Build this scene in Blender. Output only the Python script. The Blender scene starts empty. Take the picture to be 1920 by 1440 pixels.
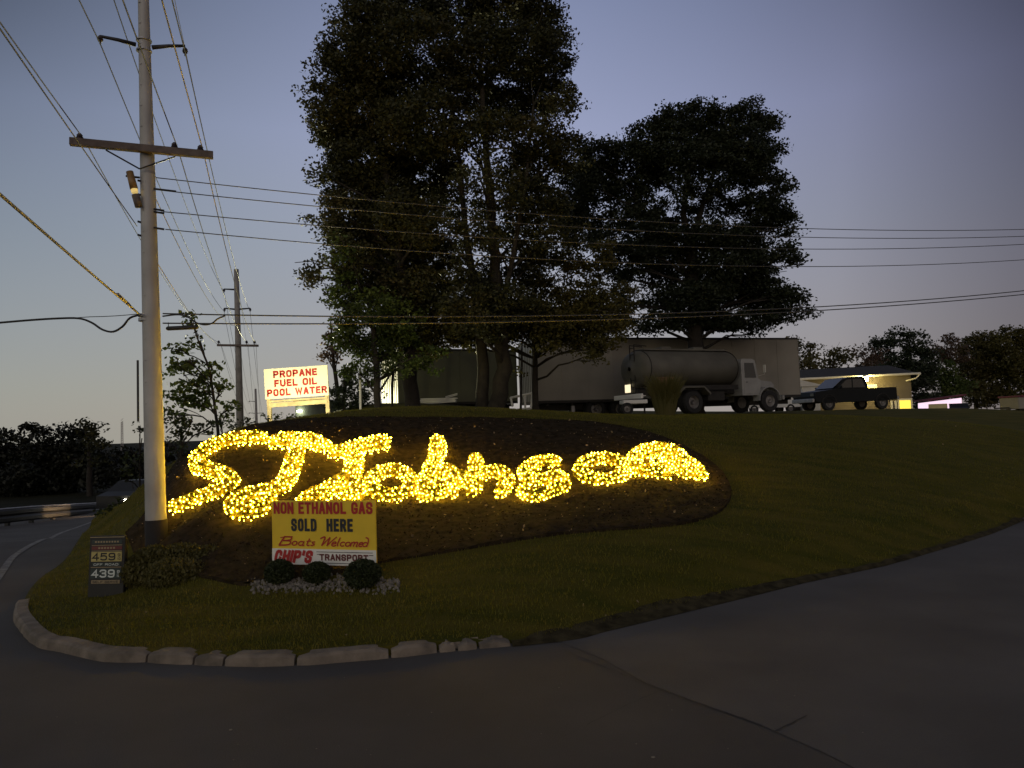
import bpy, math, random
import numpy as np
from mathutils import Vector, Matrix, Euler, geometry
R = math.radians
rng = np.random.default_rng(7)
random.seed(7)
S = bpy.context.scene
C = S.collection

# ------------------------------------------------------------------ camera
PITCH, ROLL, F, CZ = 3.27, -2.0, 1400.0, 2.0
cam = bpy.data.objects.new('camera', bpy.data.cameras.new('camera'))
C.objects.link(cam); S.camera = cam
cam.data.sensor_width = 36; cam.data.lens = F/1920*36
cam.data.clip_start = 0.1; cam.data.clip_end = 3000
CM = Matrix.Rotation(R(90+PITCH), 3, 'X') @ Matrix.Rotation(R(ROLL), 3, 'Z')
cam.matrix_world = Matrix.Translation((0, 0, CZ)) @ CM.to_4x4()
# ------------------------------------------------------------------ sky
W = bpy.data.worlds.new('World'); S.world = W; W.use_nodes = True
wt = W.node_tree; wn = wt.nodes; bg = wn['Background']

def lin(c):
    return tuple((v/255/12.92 if v/255 <= .04045 else ((v/255+.055)/1.055)**2.4) for v in c)
tc = wn.new('ShaderNodeTexCoord'); sx = wn.new('ShaderNodeSeparateXYZ')
wt.links.new(tc.outputs['Generated'], sx.inputs[0])
er = wn.new('ShaderNodeValToRGB'); ar = wn.new('ShaderNodeValToRGB')
def ramp(n, stops):
    e = n.color_ramp.elements
    while len(e) > 1: e.remove(e[-1])
    e[0].position = stops[0][0]; e[0].color = (*stops[0][1], 1)
    for p, c in stops[1:]:
        k = e.new(p); k.color = (*c, 1)
ramp(er, [(0, lin((168, 160, 152))), (.06, lin((164, 161, 158))), (.14, lin((160, 161, 168))), (.24, lin((155, 161, 178))),
          (.37, lin((152, 160, 191))), (.5, lin((130, 140, 172))), (.7, lin((104, 108, 124))), (1, lin((92, 94, 102)))])
m1 = wn.new('ShaderNodeMath'); m1.operation = 'MULTIPLY_ADD'; m1.inputs[1].default_value = .5; m1.inputs[2].default_value = .5
wt.links.new(sx.outputs[0], m1.inputs[0]); wt.links.new(m1.outputs[0], ar.inputs[0])
ramp(ar, [(0, (.62, .74, .72)), (.2, (.82, .9, .88)), (.32, (.93, .97, .93)), (.42, (.98, .98, .97)), (.52, (1, 1, 1)), (.62, (.92, .92, .94)),
          (.70, (.84, .82, .85)), (.78, (.48, .46, .5)), (1, (.33, .34, .38))])
wt.links.new(sx.outputs[2], er.inputs[0])
mx = wn.new('ShaderNodeMix'); mx.data_type = 'RGBA'; mx.blend_type = 'MULTIPLY'; mx.inputs[0].default_value = 1
wt.links.new(er.outputs[0], mx.inputs[6]); wt.links.new(ar.outputs[0], mx.inputs[7])
# a little of a real dusk sky (sun below the horizon, to the left)
sky = wn.new('ShaderNodeTexSky'); sky.sky_type = 'NISHITA'; sky.sun_disc = False
sky.sun_elevation = R(-3); sky.sun_rotation = R(-75)
sm = wn.new('ShaderNodeVectorMath'); sm.operation = 'SCALE'; sm.inputs[3].default_value = .10
wt.links.new(sky.outputs[0], sm.inputs[0])
ad = wn.new('ShaderNodeMix'); ad.data_type = 'RGBA'; ad.blend_type = 'ADD'; ad.inputs[0].default_value = 1
wt.links.new(mx.outputs[2], ad.inputs[6]); wt.links.new(sm.outputs[0], ad.inputs[7])
# the side behind the camera is brighter and warmer, added fill for front-facing surfaces
br_ = wn.new('ShaderNodeValToRGB'); m2 = wn.new('ShaderNodeMath'); m2.operation = 'MULTIPLY_ADD'; m2.inputs[1].default_value = .5; m2.inputs[2].default_value = .5
wt.links.new(sx.outputs[1], m2.inputs[0]); wt.links.new(m2.outputs[0], br_.inputs[0]); ramp(br_, [(0, (2.8, 2.3, 1.65)), (.3, (2.4, 2.0, 1.5)), (.55, (1, 1, 1)), (1, (1, 1, 1))])
mb2 = wn.new('ShaderNodeMix'); mb2.data_type = 'RGBA'; mb2.blend_type = 'MULTIPLY'; mb2.inputs[0].default_value = 1
def wm(op, a, b):
    n = wn.new('ShaderNodeMath'); n.operation = op
    for i, v in enumerate((a, b)):
        if hasattr(v, 'name'): wt.links.new(v, n.inputs[i])
        else: n.inputs[i].default_value = v
    return n.outputs[0]
zx = wm('MULTIPLY', sx.outputs[0], wm('MINIMUM', sx.outputs[2], .55)); fz = wm('MAXIMUM', wm('SUBTRACT', 1.0, wm('MULTIPLY', wm('MULTIPLY', zx, zx), 10.5)), .45)
vs_ = wn.new('ShaderNodeVectorMath'); vs_.operation = 'SCALE'; wt.links.new(ad.outputs[2], vs_.inputs[0]); wt.links.new(fz, vs_.inputs[3])
wt.links.new(vs_.outputs[0], mb2.inputs[6]); wt.links.new(br_.outputs[0], mb2.inputs[7]); wt.links.new(mb2.outputs[2], bg.inputs[0]); bg.inputs[1].default_value = 1.0
# afterglow from the west
sun = bpy.data.objects.new('sun', bpy.data.lights.new('sun', 'SUN')); C.objects.link(sun)
sun.data.energy = .05; sun.data.angle = R(25); sun.data.color = (1, .86, .72); sun.rotation_euler = (R(78), 0, R(-75))
# ------------------------------------------------------------------ exposure, render
S.view_settings.view_transform = 'Standard'; S.view_settings.look = 'None'
S.view_settings.exposure = 0; S.view_settings.gamma = 1; S.view_settings.use_curve_mapping = False
S.render.engine = 'CYCLES'
S.cycles.use_denoising = True; S.cycles.max_bounces = 6; S.cycles.diffuse_bounces = 3; S.cycles.glossy_bounces = 2
S.cycles.transparent_max_bounces = 4; S.cycles.sample_clamp_indirect = 4; S.cycles.use_light_tree = True

# ================================================================== helpers
def ray(px, py):
    return CM @ Vector(((px-960)/F, (720-py)/F, -1))
def at(px, py, Y):
    d = ray(px, py); t = Y/d.y
    return Vector((d.x*t, Y, CZ+d.z*t))
def atz(px, py, z=0.0):
    d = ray(px, py); t = (z-CZ)/d.z
    return Vector((d.x*t, d.y*t, z))

class MB:
    def __init__(s): s.v = []; s.f = []; s.m = []
    def add(s, vs, fs, mi=0):
        b = len(s.v); s.v += [tuple(v) for v in vs]; s.f += [tuple(i+b for i in f) for f in fs]; s.m += [mi]*len(fs); return s
    def box(s, c, d, rot=None, mi=0, bev=0.0):
        x, y, z = d[0]/2, d[1]/2, d[2]/2
        if bev > 0:
            b = min(bev, x*.9, y*.9, z*.9)
            bm = []
            vs = []
            for sx_ in (-1, 1):
                for sy in (-1, 1):
                    for sz in (-1, 1):
                        vs += [(sx_*x, sy*(y-b), sz*(z-b)), (sx_*(x-b), sy*y, sz*(z-b)), (sx_*(x-b), sy*(y-b), sz*z)]
            import bmesh
            B = bmesh.new()
            for v in vs: B.verts.new(v)
            bmesh.ops.convex_hull(B, input=B.verts)
            B.verts.index_update()
            vs = [v.co.copy() for v in B.verts]; fs = [[v.index for v in f.verts] for f in B.faces]; B.free()
        else:
            vs = [(-x, -y, -z), (x, -y, -z), (x, y, -z), (-x, y, -z), (-x, -y, z), (x, -y, z), (x, y, z), (-x, y, z)]
            fs = [(0, 3, 2, 1), (4, 5, 6, 7), (0, 1, 5, 4), (1, 2, 6, 5), (2, 3, 7, 6), (3, 0, 4, 7)]
        M_ = Euler(rot).to_matrix() if rot else Matrix.Identity(3)
        return s.add([M_ @ Vector(v) + Vector(c) for v in vs], fs, mi)
    def tube(s, pts, rad, n=8, mi=0, cap=True):
        pts = [Vector(p) for p in pts]
        if not hasattr(rad, '__len__'): rad = [rad]*len(pts)
        vs = []; fs = []; up = None
        for i, p in enumerate(pts):
            d = (pts[min(i+1, len(pts)-1)] - pts[max(i-1, 0)]).normalized()
            if up is None:
                up = Vector((0, 0, 1)) if abs(d.z) < .9 else Vector((1, 0, 0))
            a = d.cross(up).normalized(); b = a.cross(d).normalized(); up = b
            for k in range(n):
                t = 2*math.pi*k/n
                vs.append(p + (a*math.cos(t)+b*math.sin(t))*rad[i])
        for i in range(len(pts)-1):
            for k in range(n):
                fs.append((i*n+k, i*n+(k+1) % n, (i+1)*n+(k+1) % n, (i+1)*n+k))
        if cap:
            fs.append(tuple(range(n))[::-1]); fs.append(tuple(range((len(pts)-1)*n, len(pts)*n)))
        return s.add(vs, fs, mi)
    def lathe(s, prof, n=20, axis='Z', c=(0, 0, 0), mi=0):
        vs = []; fs = []; c = Vector(c); m = len(prof)
        for k in range(n):
            t = 2*math.pi*k/n
            for r, h in prof:
                a, b = r*math.cos(t), r*math.sin(t)
                vs.append(c + Vector({'Z': (a, b, h), 'Y': (a, h, b), 'X': (h, a, b)}[axis]))
        for k in range(n):
            for j in range(m-1):
                q = ((k+1) % n)*m
                fs.append((k*m+j, q+j, q+j+1, k*m+j+1))
        return s.add(vs, fs, mi)
    def prism(s, prof, y0, y1, inset=None, mi=0):
        """profile in XZ swept from y0 to y1"""
        n = len(prof); vs = [(x, y0, z) for x, z in prof] + [(x, y1, z) for x, z in prof]
        fs = [tuple(range(n)), tuple(range(n, 2*n))[::-1]] + [(i, i+n, (i+1) % n+n, (i+1) % n) for i in range(n)]
        return s.add(vs, fs, mi)
    def shift(s, o):
        s.v = [(v[0]+o[0], v[1]+o[1], v[2]+o[2]) for v in s.v]; return s
    def mesh(s, name, mats, smooth=False):
        me = bpy.data.meshes.new(name)
        me.from_pydata(s.v, [], s.f)
        if not isinstance(mats, (list, tuple)): mats = [mats]
        for m in mats: me.materials.append(m)
        if len(mats) > 1: me.polygons.foreach_set('material_index', s.m)
        if smooth: me.polygons.foreach_set('use_smooth', [True]*len(s.f))
        me.update(); return me

def obj(name, mb, mats, parent=None, smooth=False, loc=None):
    me = mb.mesh(name, mats, smooth) if isinstance(mb, MB) else mb
    if not isinstance(mb, MB) and mats is not None and not me.materials:
        me.materials.append(mats)
    o = bpy.data.objects.new(name, me); C.objects.link(o)
    if parent: o.parent = parent
    if loc is not None: o.location = loc
    return o
def tag(o, label=None, cat=None, group=None, kind=None):
    if label: o['label'] = label
    if cat: o['category'] = cat
    if group: o['group'] = group
    if kind: o['kind'] = kind
    return o
def thing(name, label, cat, loc, rotz=0, group=None):
    o = bpy.data.objects.new(name, None); C.objects.link(o); o.empty_display_size = .2
    o.location = loc; o.rotation_euler = (0, 0, rotz)
    return tag(o, label, cat, group)

# ---------------------------------------------------------------- materials
def mat(name, col, rough=.7, var=.25, scale=4.0, stretch=None, bump=0.0, bscale=None, metal=0.0, col2=None, spec=.5, detail=5, coat=0.0):
    m = bpy.data.materials.new(name); m.use_nodes = True; t = m.node_tree; n = t.nodes; p = n['Principled BSDF']
    p.inputs['Roughness'].default_value = rough; p.inputs['Metallic'].default_value = metal
    p.inputs['Specular IOR Level'].default_value = spec
    if coat: p.inputs['Coat Weight'].default_value = coat
    c = n.new('ShaderNodeTexCoord'); z = n.new('ShaderNodeTexNoise'); z.inputs['Scale'].default_value = scale; z.inputs['Detail'].default_value = detail
    if stretch:
        mp_ = n.new('ShaderNodeMapping'); mp_.inputs['Scale'].default_value = stretch; t.links.new(c.outputs['Object'], mp_.inputs[0]); t.links.new(mp_.outputs[0], z.inputs['Vector'])
    else: t.links.new(c.outputs['Object'], z.inputs['Vector'])
    r = n.new('ShaderNodeValToRGB'); a = col; b = col2 or tuple(min(1, v*(1+var)) for v in col)
    if not col2: a = tuple(v*(1-var) for v in col)
    ramp(r, [(.33, a), (.67, b)])
    t.links.new(z.outputs['Fac'], r.inputs[0]); t.links.new(r.outputs[0], p.inputs['Base Color'])
    if bump:
        z2 = n.new('ShaderNodeTexNoise'); z2.inputs['Scale'].default_value = bscale or scale*6; z2.inputs['Detail'].default_value = 6
        t.links.new(c.outputs['Object'], z2.inputs['Vector'])
        bp = n.new('ShaderNodeBump'); bp.inputs['Strength'].default_value = bump; bp.inputs['Distance'].default_value = .02
        t.links.new(z2.outputs['Fac'], bp.inputs['Height']); t.links.new(bp.outputs[0], p.inputs['Normal'])
    return m
def emis(name, col, st, base=None):
    m = bpy.data.materials.new(name); m.use_nodes = True; p = m.node_tree.nodes['Principled BSDF']
    p.inputs['Base Color'].default_value = (*(base or col), 1); p.inputs['Emission Color'].default_value = (*col, 1)
    p.inputs['Emission Strength'].default_value = st; p.inputs['Roughness'].default_value = .5
    return m
def leafmat(name, cols, trans=.3, rough=.55, scale=.6):
    m = bpy.data.materials.new(name); m.use_nodes = True; t = m.node_tree; n = t.nodes; p = n['Principled BSDF']
    g = n.new('ShaderNodeNewGeometry'); c = n.new('ShaderNodeTexCoord'); z = n.new('ShaderNodeTexNoise'); z.inputs['Scale'].default_value = scale
    mp_ = n.new('ShaderNodeMapping'); mp_.inputs['Scale'].default_value = (1, 2.6, 1) if name == 'grass_blades' else (1, 1, 1); t.links.new(c.outputs['Object'], mp_.inputs[0]); t.links.new(mp_.outputs[0], z.inputs['Vector'])
    a = n.new('ShaderNodeMath'); a.operation = 'MULTIPLY_ADD'; a.inputs[1].default_value = .45
    t.links.new(g.outputs['Random Per Island'], a.inputs[0])
    s_ = n.new('ShaderNodeMath'); s_.operation = 'MULTIPLY_ADD'; s_.inputs[1].default_value = 1.4; s_.inputs[2].default_value = -.42
    t.links.new(z.outputs['Fac'], s_.inputs[0]); t.links.new(s_.outputs[0], a.inputs[2])
    r = n.new('ShaderNodeValToRGB'); k = len(cols)
    ramp(r, [(i/max(1, k-1), cc) for i, cc in enumerate(cols)])
    t.links.new(a.outputs[0], r.inputs[0]); t.links.new(r.outputs[0], p.inputs['Base Color'])
    p.inputs['Roughness'].default_value = rough; p.inputs['Specular IOR Level'].default_value = .3
    tr = n.new('ShaderNodeBsdfTranslucent'); ms = n.new('ShaderNodeMixShader'); ms.inputs[0].default_value = trans
    t.links.new(r.outputs[0], tr.inputs[0]); o = n['Material Output']
    t.links.new(p.outputs[0], ms.inputs[1]); t.links.new(tr.outputs[0], ms.inputs[2]); t.links.new(ms.outputs[0], o.inputs[0])
    return m

M = dict(
    asphalt=mat('asphalt', (.060, .056, .055), .88, col2=(.088, .083, .081), scale=.55, bump=.35, bscale=90, detail=8, spec=.35),
    patch=mat('asphalt_old', (.078, .073, .071), .88, col2=(.108, .102, .100), scale=.8, bump=.35, bscale=80, detail=8, spec=.35),
    tar=mat('tar', (.018, .018, .02), .7, .3, 8),
    line=mat('road_paint', (.16, .155, .15), .8, .45, 9),
    kerb=mat('concrete_kerb', (.10, .086, .070), .92, col2=(.22, .185, .15), scale=5, bump=.5, bscale=35),
    lawn=mat('lawn_soil', (.048, .052, .007), .95, col2=(.10, .082, .015), scale=1.3, stretch=(.6, 2.6, 1), bump=.6, bscale=60, detail=8, spec=.1),
    field=mat('rough_field', (.018, .018, .010), .97, .3, .3, spec=.05),
    mulch=mat('mulch', (.016, .012, .007), .97, col2=(.044, .032, .018), scale=9, bump=1.0, bscale=55, detail=8, spec=.1),
    soil=mat('bare_soil', (.045, .038, .020), .97, .5, 9, bump=.8, bscale=50, spec=.1),
    bark=mat('bark', (.024, .019, .011), .9, .35, 6, bump=.8, bscale=22),
    barkdark=mat('bark_dark', (.02, .016, .012), .9, .35, 6, bump=.8, bscale=22),
    pole=mat('galvanised_pole', (.33, .325, .315), .6, col2=(.46, .455, .445), scale=1.6, bump=.08, bscale=30, metal=.25),
    polewood=mat('far_pole', (.26, .25, .24), .8, .2, 3),
    band=mat('pole_base_band', (.012, .010, .010), .8, .3, 5),
    armwood=mat('crossarm_wood', (.13, .105, .095), .85, .3, 7, bump=.3),
    steel=mat('dark_steel', (.045, .045, .05), .5, .2, 6, metal=.6),
    bracket=mat('bracket_metal', (.35, .35, .36), .5, .2, 6, metal=.5),
    copper=mat('brown_fixture', (.22, .13, .05), .5, .3, 9),
    insul=mat('insulator', (.05, .04, .05), .25, .2, 6),
    wire=mat('wire', (.05, .05, .055), .6, .2, 3),
    wirelit=mat('bare_aluminium_wire', (.42, .40, .34), .8, .05, 3, spec=.1),  # paler copy of wire, the light falling on it put into the colour
    cable=mat('black_cable', (.015, .015, .016), .5, .2, 3),
    yellow=mat('sign_yellow', (.78, .55, .03), .5, .06, 3),
    white=mat('sign_white', (.78, .78, .74), .5, .05, 3),
    red=mat('sign_red', (.42, .02, .02), .5, .1, 3),
    navy=mat('sign_navy', (.02, .022, .03), .5, .1, 3),
    maroon=mat('sign_maroon', (.12, .02, .02), .5, .1, 3),
    black=mat('sign_black', (.012, .012, .012), .6, .2, 5),
    tan=mat('sign_tan', (.28, .22, .13), .6, .15, 9),
    pyellow=mat('price_yellow', (.42, .36, .13), .6, .1, 9),
    pwhite=mat('price_white', (.55, .60, .58), .6, .08, 9),
    pgreen=mat('price_dark', (.02, .035, .035), .6, .2, 9),
    timber=mat('sign_timber', (.55, .46, .28), .8, .25, 5, bump=.3),
    trailer=mat('trailer_white', (.24, .225, .19), .6, .14, .6, spec=.4),
    trailer2=mat('trailer_olive', (.11, .115, .07), .6, .15, .6),
    ribbed=mat('ribbed_white', (.62, .62, .60), .5, .1, 2),
    tank=mat('tank_paint', (.11, .105, .085), .62, .2, 1.2),
    cab=mat('cab_paint', (.28, .28, .27), .5, .12, 2),
    rust=mat('rust', (.20, .10, .06), .85, .4, 7),
    frame=mat('chassis', (.02, .018, .016), .8, .3, 6),
    tyre=mat('tyre', (.015, .015, .015), .85, .2, 9),
    rim=mat('wheel_rim', (.20, .19, .18), .5, .2, 6, metal=.3),
    glass=mat('dark_glass', (.02, .025, .03), .08, .1, 2, spec=.6),
    pickup=mat('pickup_paint', (.005, .007, .008), .5, .15, 2, spec=.25),
    roof=mat('shingle_roof', (.022, .022, .022), .9, .25, 7, bump=.3),
    siding=mat('tan_siding', (.15, .125, .09), .8, .08, 2),
    trim=mat('white_trim', (.62, .60, .54), .6, .06, 3),
    stone=mat('pebble', (.10, .093, .082), .9, col2=(.26, .24, .21), scale=11),
    litter=mat('dry_leaf', (.30, .22, .12), .8, .5, 12),
    rail=mat('guard_rail', (.02, .02, .02), .6, .2, 3),
    shed=mat('dark_shed', (.05, .055, .05), .8, .2, 2),
    farwood=mat('far_mast', (.35, .33, .33), .8, .1, 1),
    mroof=mat('maroon_roof', (.14, .03, .05), .7, .2, 2),
    bulb=emis('lit_bulb', (1, .57, .02), 115, (.9, .8, .5)),
    signglow=emis('lit_sign_face', (1, .90, .50), .30, (.80, .78, .58)),  # part of the floodlight on the board is put into this glow
    lamp=emis('lamp_glow', (1, .80, .28), 90),
    lampcool=emis('lamp_cool', (.95, 1, .62), 60),
    litwin=emis('lit_window', (1, .82, .22), 1.3),
    litdoor=emis('lit_door', (1, .78, .10), .95),
    litpink=emis('lit_canopy', (1, .74, .90), 1.0),
    headl=emis('headlight', (1, .93, .75), 60),
    tail=emis('marker_lamp', (1, .85, .55), 1.1),  # glow added to the tanker's rear placard, which is no lamp
)
L = dict(
    oak=leafmat('oak_leaves', [(.016, .018, .008), (.028, .032, .011), (.050, .050, .016), (.075, .060, .020)], .25),
    wood=leafmat('far_wood_leaves', [(.006, .008, .005), (.011, .013, .007), (.016, .018, .009)], .1),
    oakdark=leafmat('dark_oak_leaves', [(.012, .017, .009), (.020, .028, .012), (.030, .038, .016)], .2),
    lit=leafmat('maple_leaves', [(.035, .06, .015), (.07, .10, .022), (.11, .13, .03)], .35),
    maple=leafmat('understorey_leaves', [(.045, .045, .012), (.075, .070, .016), (.11, .09, .024)], .3),
    pine=leafmat('evergreen_leaves', [(.014, .022, .011), (.022, .032, .015), (.034, .045, .02)], .15),
    autumn=leafmat('autumn_leaves', [(.055, .052, .018), (.085, .078, .025), (.11, .088, .03)], .3),
    redl=leafmat('red_leaves', [(.06, .04, .03), (.10, .065, .045), (.09, .07, .035)], .3),
    topi=leafmat('topiary_leaves', [(.16, .16, .02), (.24, .21, .03), (.32, .24, .05)], .45, scale=3),
    bush=leafmat('boxwood_leaves', [(.016, .026, .010), (.03, .042, .014), (.045, .055, .02)], .2, scale=3),
    grass=leafmat('grass_blades', [(.085, .090, .008), (.145, .135, .012), (.20, .155, .026)], .3, scale=.9),
    straw=leafmat('straw_grass', [(.07, .07, .02), (.11, .10, .03), (.13, .11, .04)], .3, scale=2),
)

# ================================================================== terrain
BOUND = [(190, 966), (165, 1000), (120, 1048), (60, 1098), (30, 1138), (26, 1167), (64, 1211), (117, 1224), (194, 1241), (272, 1243),
         (417, 1250), (553, 1249), (731, 1235), (822, 1225), (960, 1212), (1080, 1198), (1160, 1177), (1390, 1122), (1510, 1092),
         (1660, 1060), (1780, 1025), (1860, 1000), (1920, 975)]
def road_z(x, y):
    d = np.maximum(0, y-14); s = 1/(1+np.exp((x+8)/1.2))
    return -s*(.085*d/(1+.018*d))*np.clip(d/4, 0, 1)
def on_road(px, py):
    d = ray(px, py); ys = np.arange(2.5, 60, .02); t = ys/d.y; x = d.x*t; z = CZ+d.z*t
    h = np.nonzero(z < road_z(x, ys))[0]; i = h[0] if len(h) else len(ys)-1
    return (float(x[i]), float(ys[i]))
bpts = [on_road(*p) for p in BOUND]; bpts[0] = (at(190, 966, 24).x, 24.0)
bl = [(-14.2, 28), (-17, 36), (-22, 50), (-31, 76), (-42, 110)]
br = [(15, 19), (24, 26), (40, 34), (70, 42), (120, 50)]
ctrl = []
for p in bpts: ctrl.append((p[0], p[1], .10))
for p in bl: ctrl.append((p[0], p[1], float(road_z(np.array(p[0]), np.array(p[1])))+.1))
for p in br: ctrl.append((p[0], p[1], .1 + .02*(p[1]-19)))
for px, py, Y in [(850, 1035, 9.4), (860, 940, 12), (860, 870, 13.6), (860, 782, 16.2), (600, 1105, 8.6), (600, 1012, 10), (600, 950, 11.2), (600, 860, 13),
                  (620, 784, 15.7), (350, 1100, 8.9), (350, 985, 10.6), (370, 900, 12), (400, 824, 13.6), (480, 797, 15), (290, 1030, 11), (264, 915, 15),
                  (215, 1000, 12.6), (228, 972, 14.5), (232, 962, 17), (240, 952, 20), (200, 1122, 9.2), (1100, 1000, 9.8), (1100, 930, 11.8), (1100, 850, 13.8), (1130, 790, 17), (1330, 975, 10.6), (1330, 900, 13),
                  (1300, 830, 15.5), (1300, 786, 20), (1600, 950, 12), (1600, 850, 16), (1600, 783, 25), (1850, 880, 16.5), (1850, 800, 25), (1850, 768, 36),
                  (1350, 781, 34), (1170, 781, 33), (850, 778, 35), (950, 780, 24), (700, 780, 24), (600, 782, 30), (1600, 779, 50), (1750, 779, 52), (1750, 792, 30), (1450, 779, 58), (700, 1170, 7.3)]:
    q = at(px, py, Y); ctrl.append((q.x, q.y, q.z))
for p in [(-11, 45, 2.0), (-18, 80, 1.5), (0, 80, 2.6), (26, 82, 1.6), (60, 80, 1.35), (44, 80, 1.4), (34, 64, 1.7), (0, 150, 2.0), (60, 150, 1), (-8.4, 21, 1.5), (-9, 30, 1.8), (-12.2, 24, -.1), (-13, 27, -.3), (100, 90, 1.2), (-40, 150, 0)]: ctrl.append(p)
ctrl = np.array(ctrl, float)
def U(r2): return np.where(r2 > 1e-9, r2*np.log(r2+1e-12), 0)
P = ctrl[:, :2]; n_ = len(P)
K = U(((P[:, None]-P[None])**2).sum(-1)) + np.eye(n_)*.04
A = np.zeros((n_+3, n_+3)); A[:n_, :n_] = K; A[:n_, n_] = 1; A[:n_, n_+1:] = P; A[n_, :n_] = 1; A[n_+1:, :n_] = P.T
wts = np.linalg.solve(A, np.concatenate([ctrl[:, 2], [0, 0, 0]]))
def H(x, y):
    x = np.asarray(x, float); y = np.asarray(y, float); q = np.stack([x.ravel(), y.ravel()], -1); out = np.empty(len(q))
    for i in range(0, len(q), 4000):
        c = q[i:i+4000]; out[i:i+4000] = U(((c[:, None]-P[None])**2).sum(-1)) @ wts[:n_] + wts[n_] + c @ wts[n_+1:]
    return out.reshape(x.shape)
def Hs(x, y): return float(H(np.array([x]), np.array([y]))[0])
def ground(px, py, up=0.0, y0=5.0, y1=60.0):
    d = ray(px, py); ys = np.arange(y0, y1, .04); t = ys/d.y; x = d.x*t; z = CZ+d.z*t
    hit = np.nonzero(z < H(x, ys)+up)[0]
    i = hit[0] if len(hit) else int(np.argmin(z-H(x, ys)))
    return Vector((x[i], ys[i], Hs(x[i], ys[i])))

def inside(poly, x, y):
    poly = np.array(poly); r = np.zeros(x.shape, bool); j = len(poly)-1
    for i in range(len(poly)):
        xi, yi = poly[i]; xj, yj = poly[j]
        c = ((yi > y) != (yj > y)) & (x < (xj-xi)*(y-yi)/(yj-yi+1e-12)+xi); r ^= c; j = i
    return r
def densify(pts, step):
    out = []
    for a, b in zip(pts[:-1], pts[1:]):
        L_ = math.dist(a, b); k = max(1, int(L_/step))
        for i in range(k): out.append((a[0]+(b[0]-a[0])*i/k, a[1]+(b[1]-a[1])*i/k))
    out.append(tuple(pts[-1])); return out
def smooth_curve(pts, k=6):
    """Catmull-Rom"""
    out = []; n = len(pts); P_ = [np.array(p, float) for p in pts]
    for i in range(n-1):
        p0, p1, p2, p3 = P_[max(i-1, 0)], P_[i], P_[i+1], P_[min(i+2, n-1)]
        for j in range(k):
            t = j/k
            out.append(tuple(.5*((2*p1)+(-p0+p2)*t+(2*p0-5*p1+4*p2-p3)*t*t+(-p0+3*p1-3*p2+p3)*t**3)))
    out.append(tuple(P_[-1])); return out

def sheet(poly, zf, step_fn, name, m, skirt=0.4, off=0.0):
    """a triangulated sheet over a polygon; poly is a closed list without repeat"""
    pts = list(poly); nb = len(pts); xs = np.array([p[0] for p in pts]); ys = np.array([p[1] for p in pts])
    inner = []
    for (x0, x1, y0, y1, st) in step_fn:
        gx, gy = np.meshgrid(np.arange(x0, x1, st), np.arange(y0, y1, st)); gx = gx.ravel()+rng.uniform(-.2, .2, gx.size)*st; gy = gy.ravel()+rng.uniform(-.2, .2, gy.size)*st
        k = inside(pts, gx, gy); inner.append(np.stack([gx[k], gy[k]], -1))
    inner = np.concatenate(inner)
    d2 = np.array([np.min((xs-a)**2+(ys-b)**2) for a, b in inner]); inner = inner[d2 > .01]
    allp = [Vector(p) for p in pts] + [Vector(p) for p in inner]
    r = geometry.delaunay_2d_cdt(allp, [(i, (i+1) % nb) for i in range(nb)], [list(range(nb))], 1, 1e-5)
    v2 = np.array([tuple(v) for v in r[0]]); z = zf(v2[:, 0], v2[:, 1])+off
    mb = MB(); mb.v = [(a, b, c) for (a, b), c in zip(v2, z)]; mb.f = [tuple(f) for f in r[2]]; mb.m = [0]*len(mb.f)
    if skirt:
        b = len(mb.v); z2 = zf(xs, ys)+off
        mb.v += [(a, c, zz) for a, c, zz in zip(xs, ys, z2)] + [(a, c, zz-skirt) for a, c, zz in zip(xs, ys, z2)]
        for i in range(nb):
            j = (i+1) % nb; mb.f.append((b+i, b+j, b+nb+j, b+nb+i)); mb.m.append(0)
    o = obj(name, mb, m, smooth=True); return o

# wide ground, road, lawn island
xs = np.concatenate([np.linspace(-900, -60, 22), np.linspace(-55, 60, 116), np.linspace(65, 900, 22)])
ys = np.concatenate([np.linspace(-200, -10, 12), np.linspace(-8, 80, 89), np.linspace(85, 1200, 24)])
gx, gy = np.meshgrid(xs, ys); gz = road_z(gx, np.minimum(gy, 110))-.05
mb = MB(); mb.v = list(zip(gx.ravel(), gy.ravel(), gz.ravel())); nx = len(xs)
mb.f = [(j*nx+i, j*nx+i+1, (j+1)*nx+i+1, (j+1)*nx+i) for j in range(len(ys)-1) for i in range(nx-1)]; mb.m = [0]*len(mb.f)
tag(obj('terrain', mb, M['field'], smooth=True), kind='structure')
roadpoly = densify([(-13, 3), (-16.5, 15), (-18.3, 23), (-20, 32), (-23, 44), (-29, 60), (-38, 80), (-52, 112), (-42, 118), (-29, 80), (-19, 50), (-13, 34), (-9, 22), (-6, 17), (10, 16), (24, 27), (40, 35),
                    (70, 43), (120, 51), (130, 20), (60, -5), (20, -12), (-13, -12), (-13, 3)], 1.0)[:-1]
tag(sheet(roadpoly, road_z, [(-20, 25, -10, 20, .8), (-60, -10, 20, 115, 2.0), (25, 120, 0, 50, 4)], 'road', M['asphalt'], skirt=0), kind='structure')
edge = smooth_curve(bl[::-1]+bpts+br, 5)
edge0 = edge
def inset(pts, w):
    out = []
    for i, p in enumerate(pts):
        a = pts[max(i-1, 0)]; b = pts[min(i+1, len(pts)-1)]; d = Vector((b[0]-a[0], b[1]-a[1])).normalized(); out.append((p[0]-d.y*w, p[1]+d.x*w))
    return out
edge = inset(edge, .09)
island = [tuple(p) for p in edge] + [(120, 160), (-55, 160)]
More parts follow.
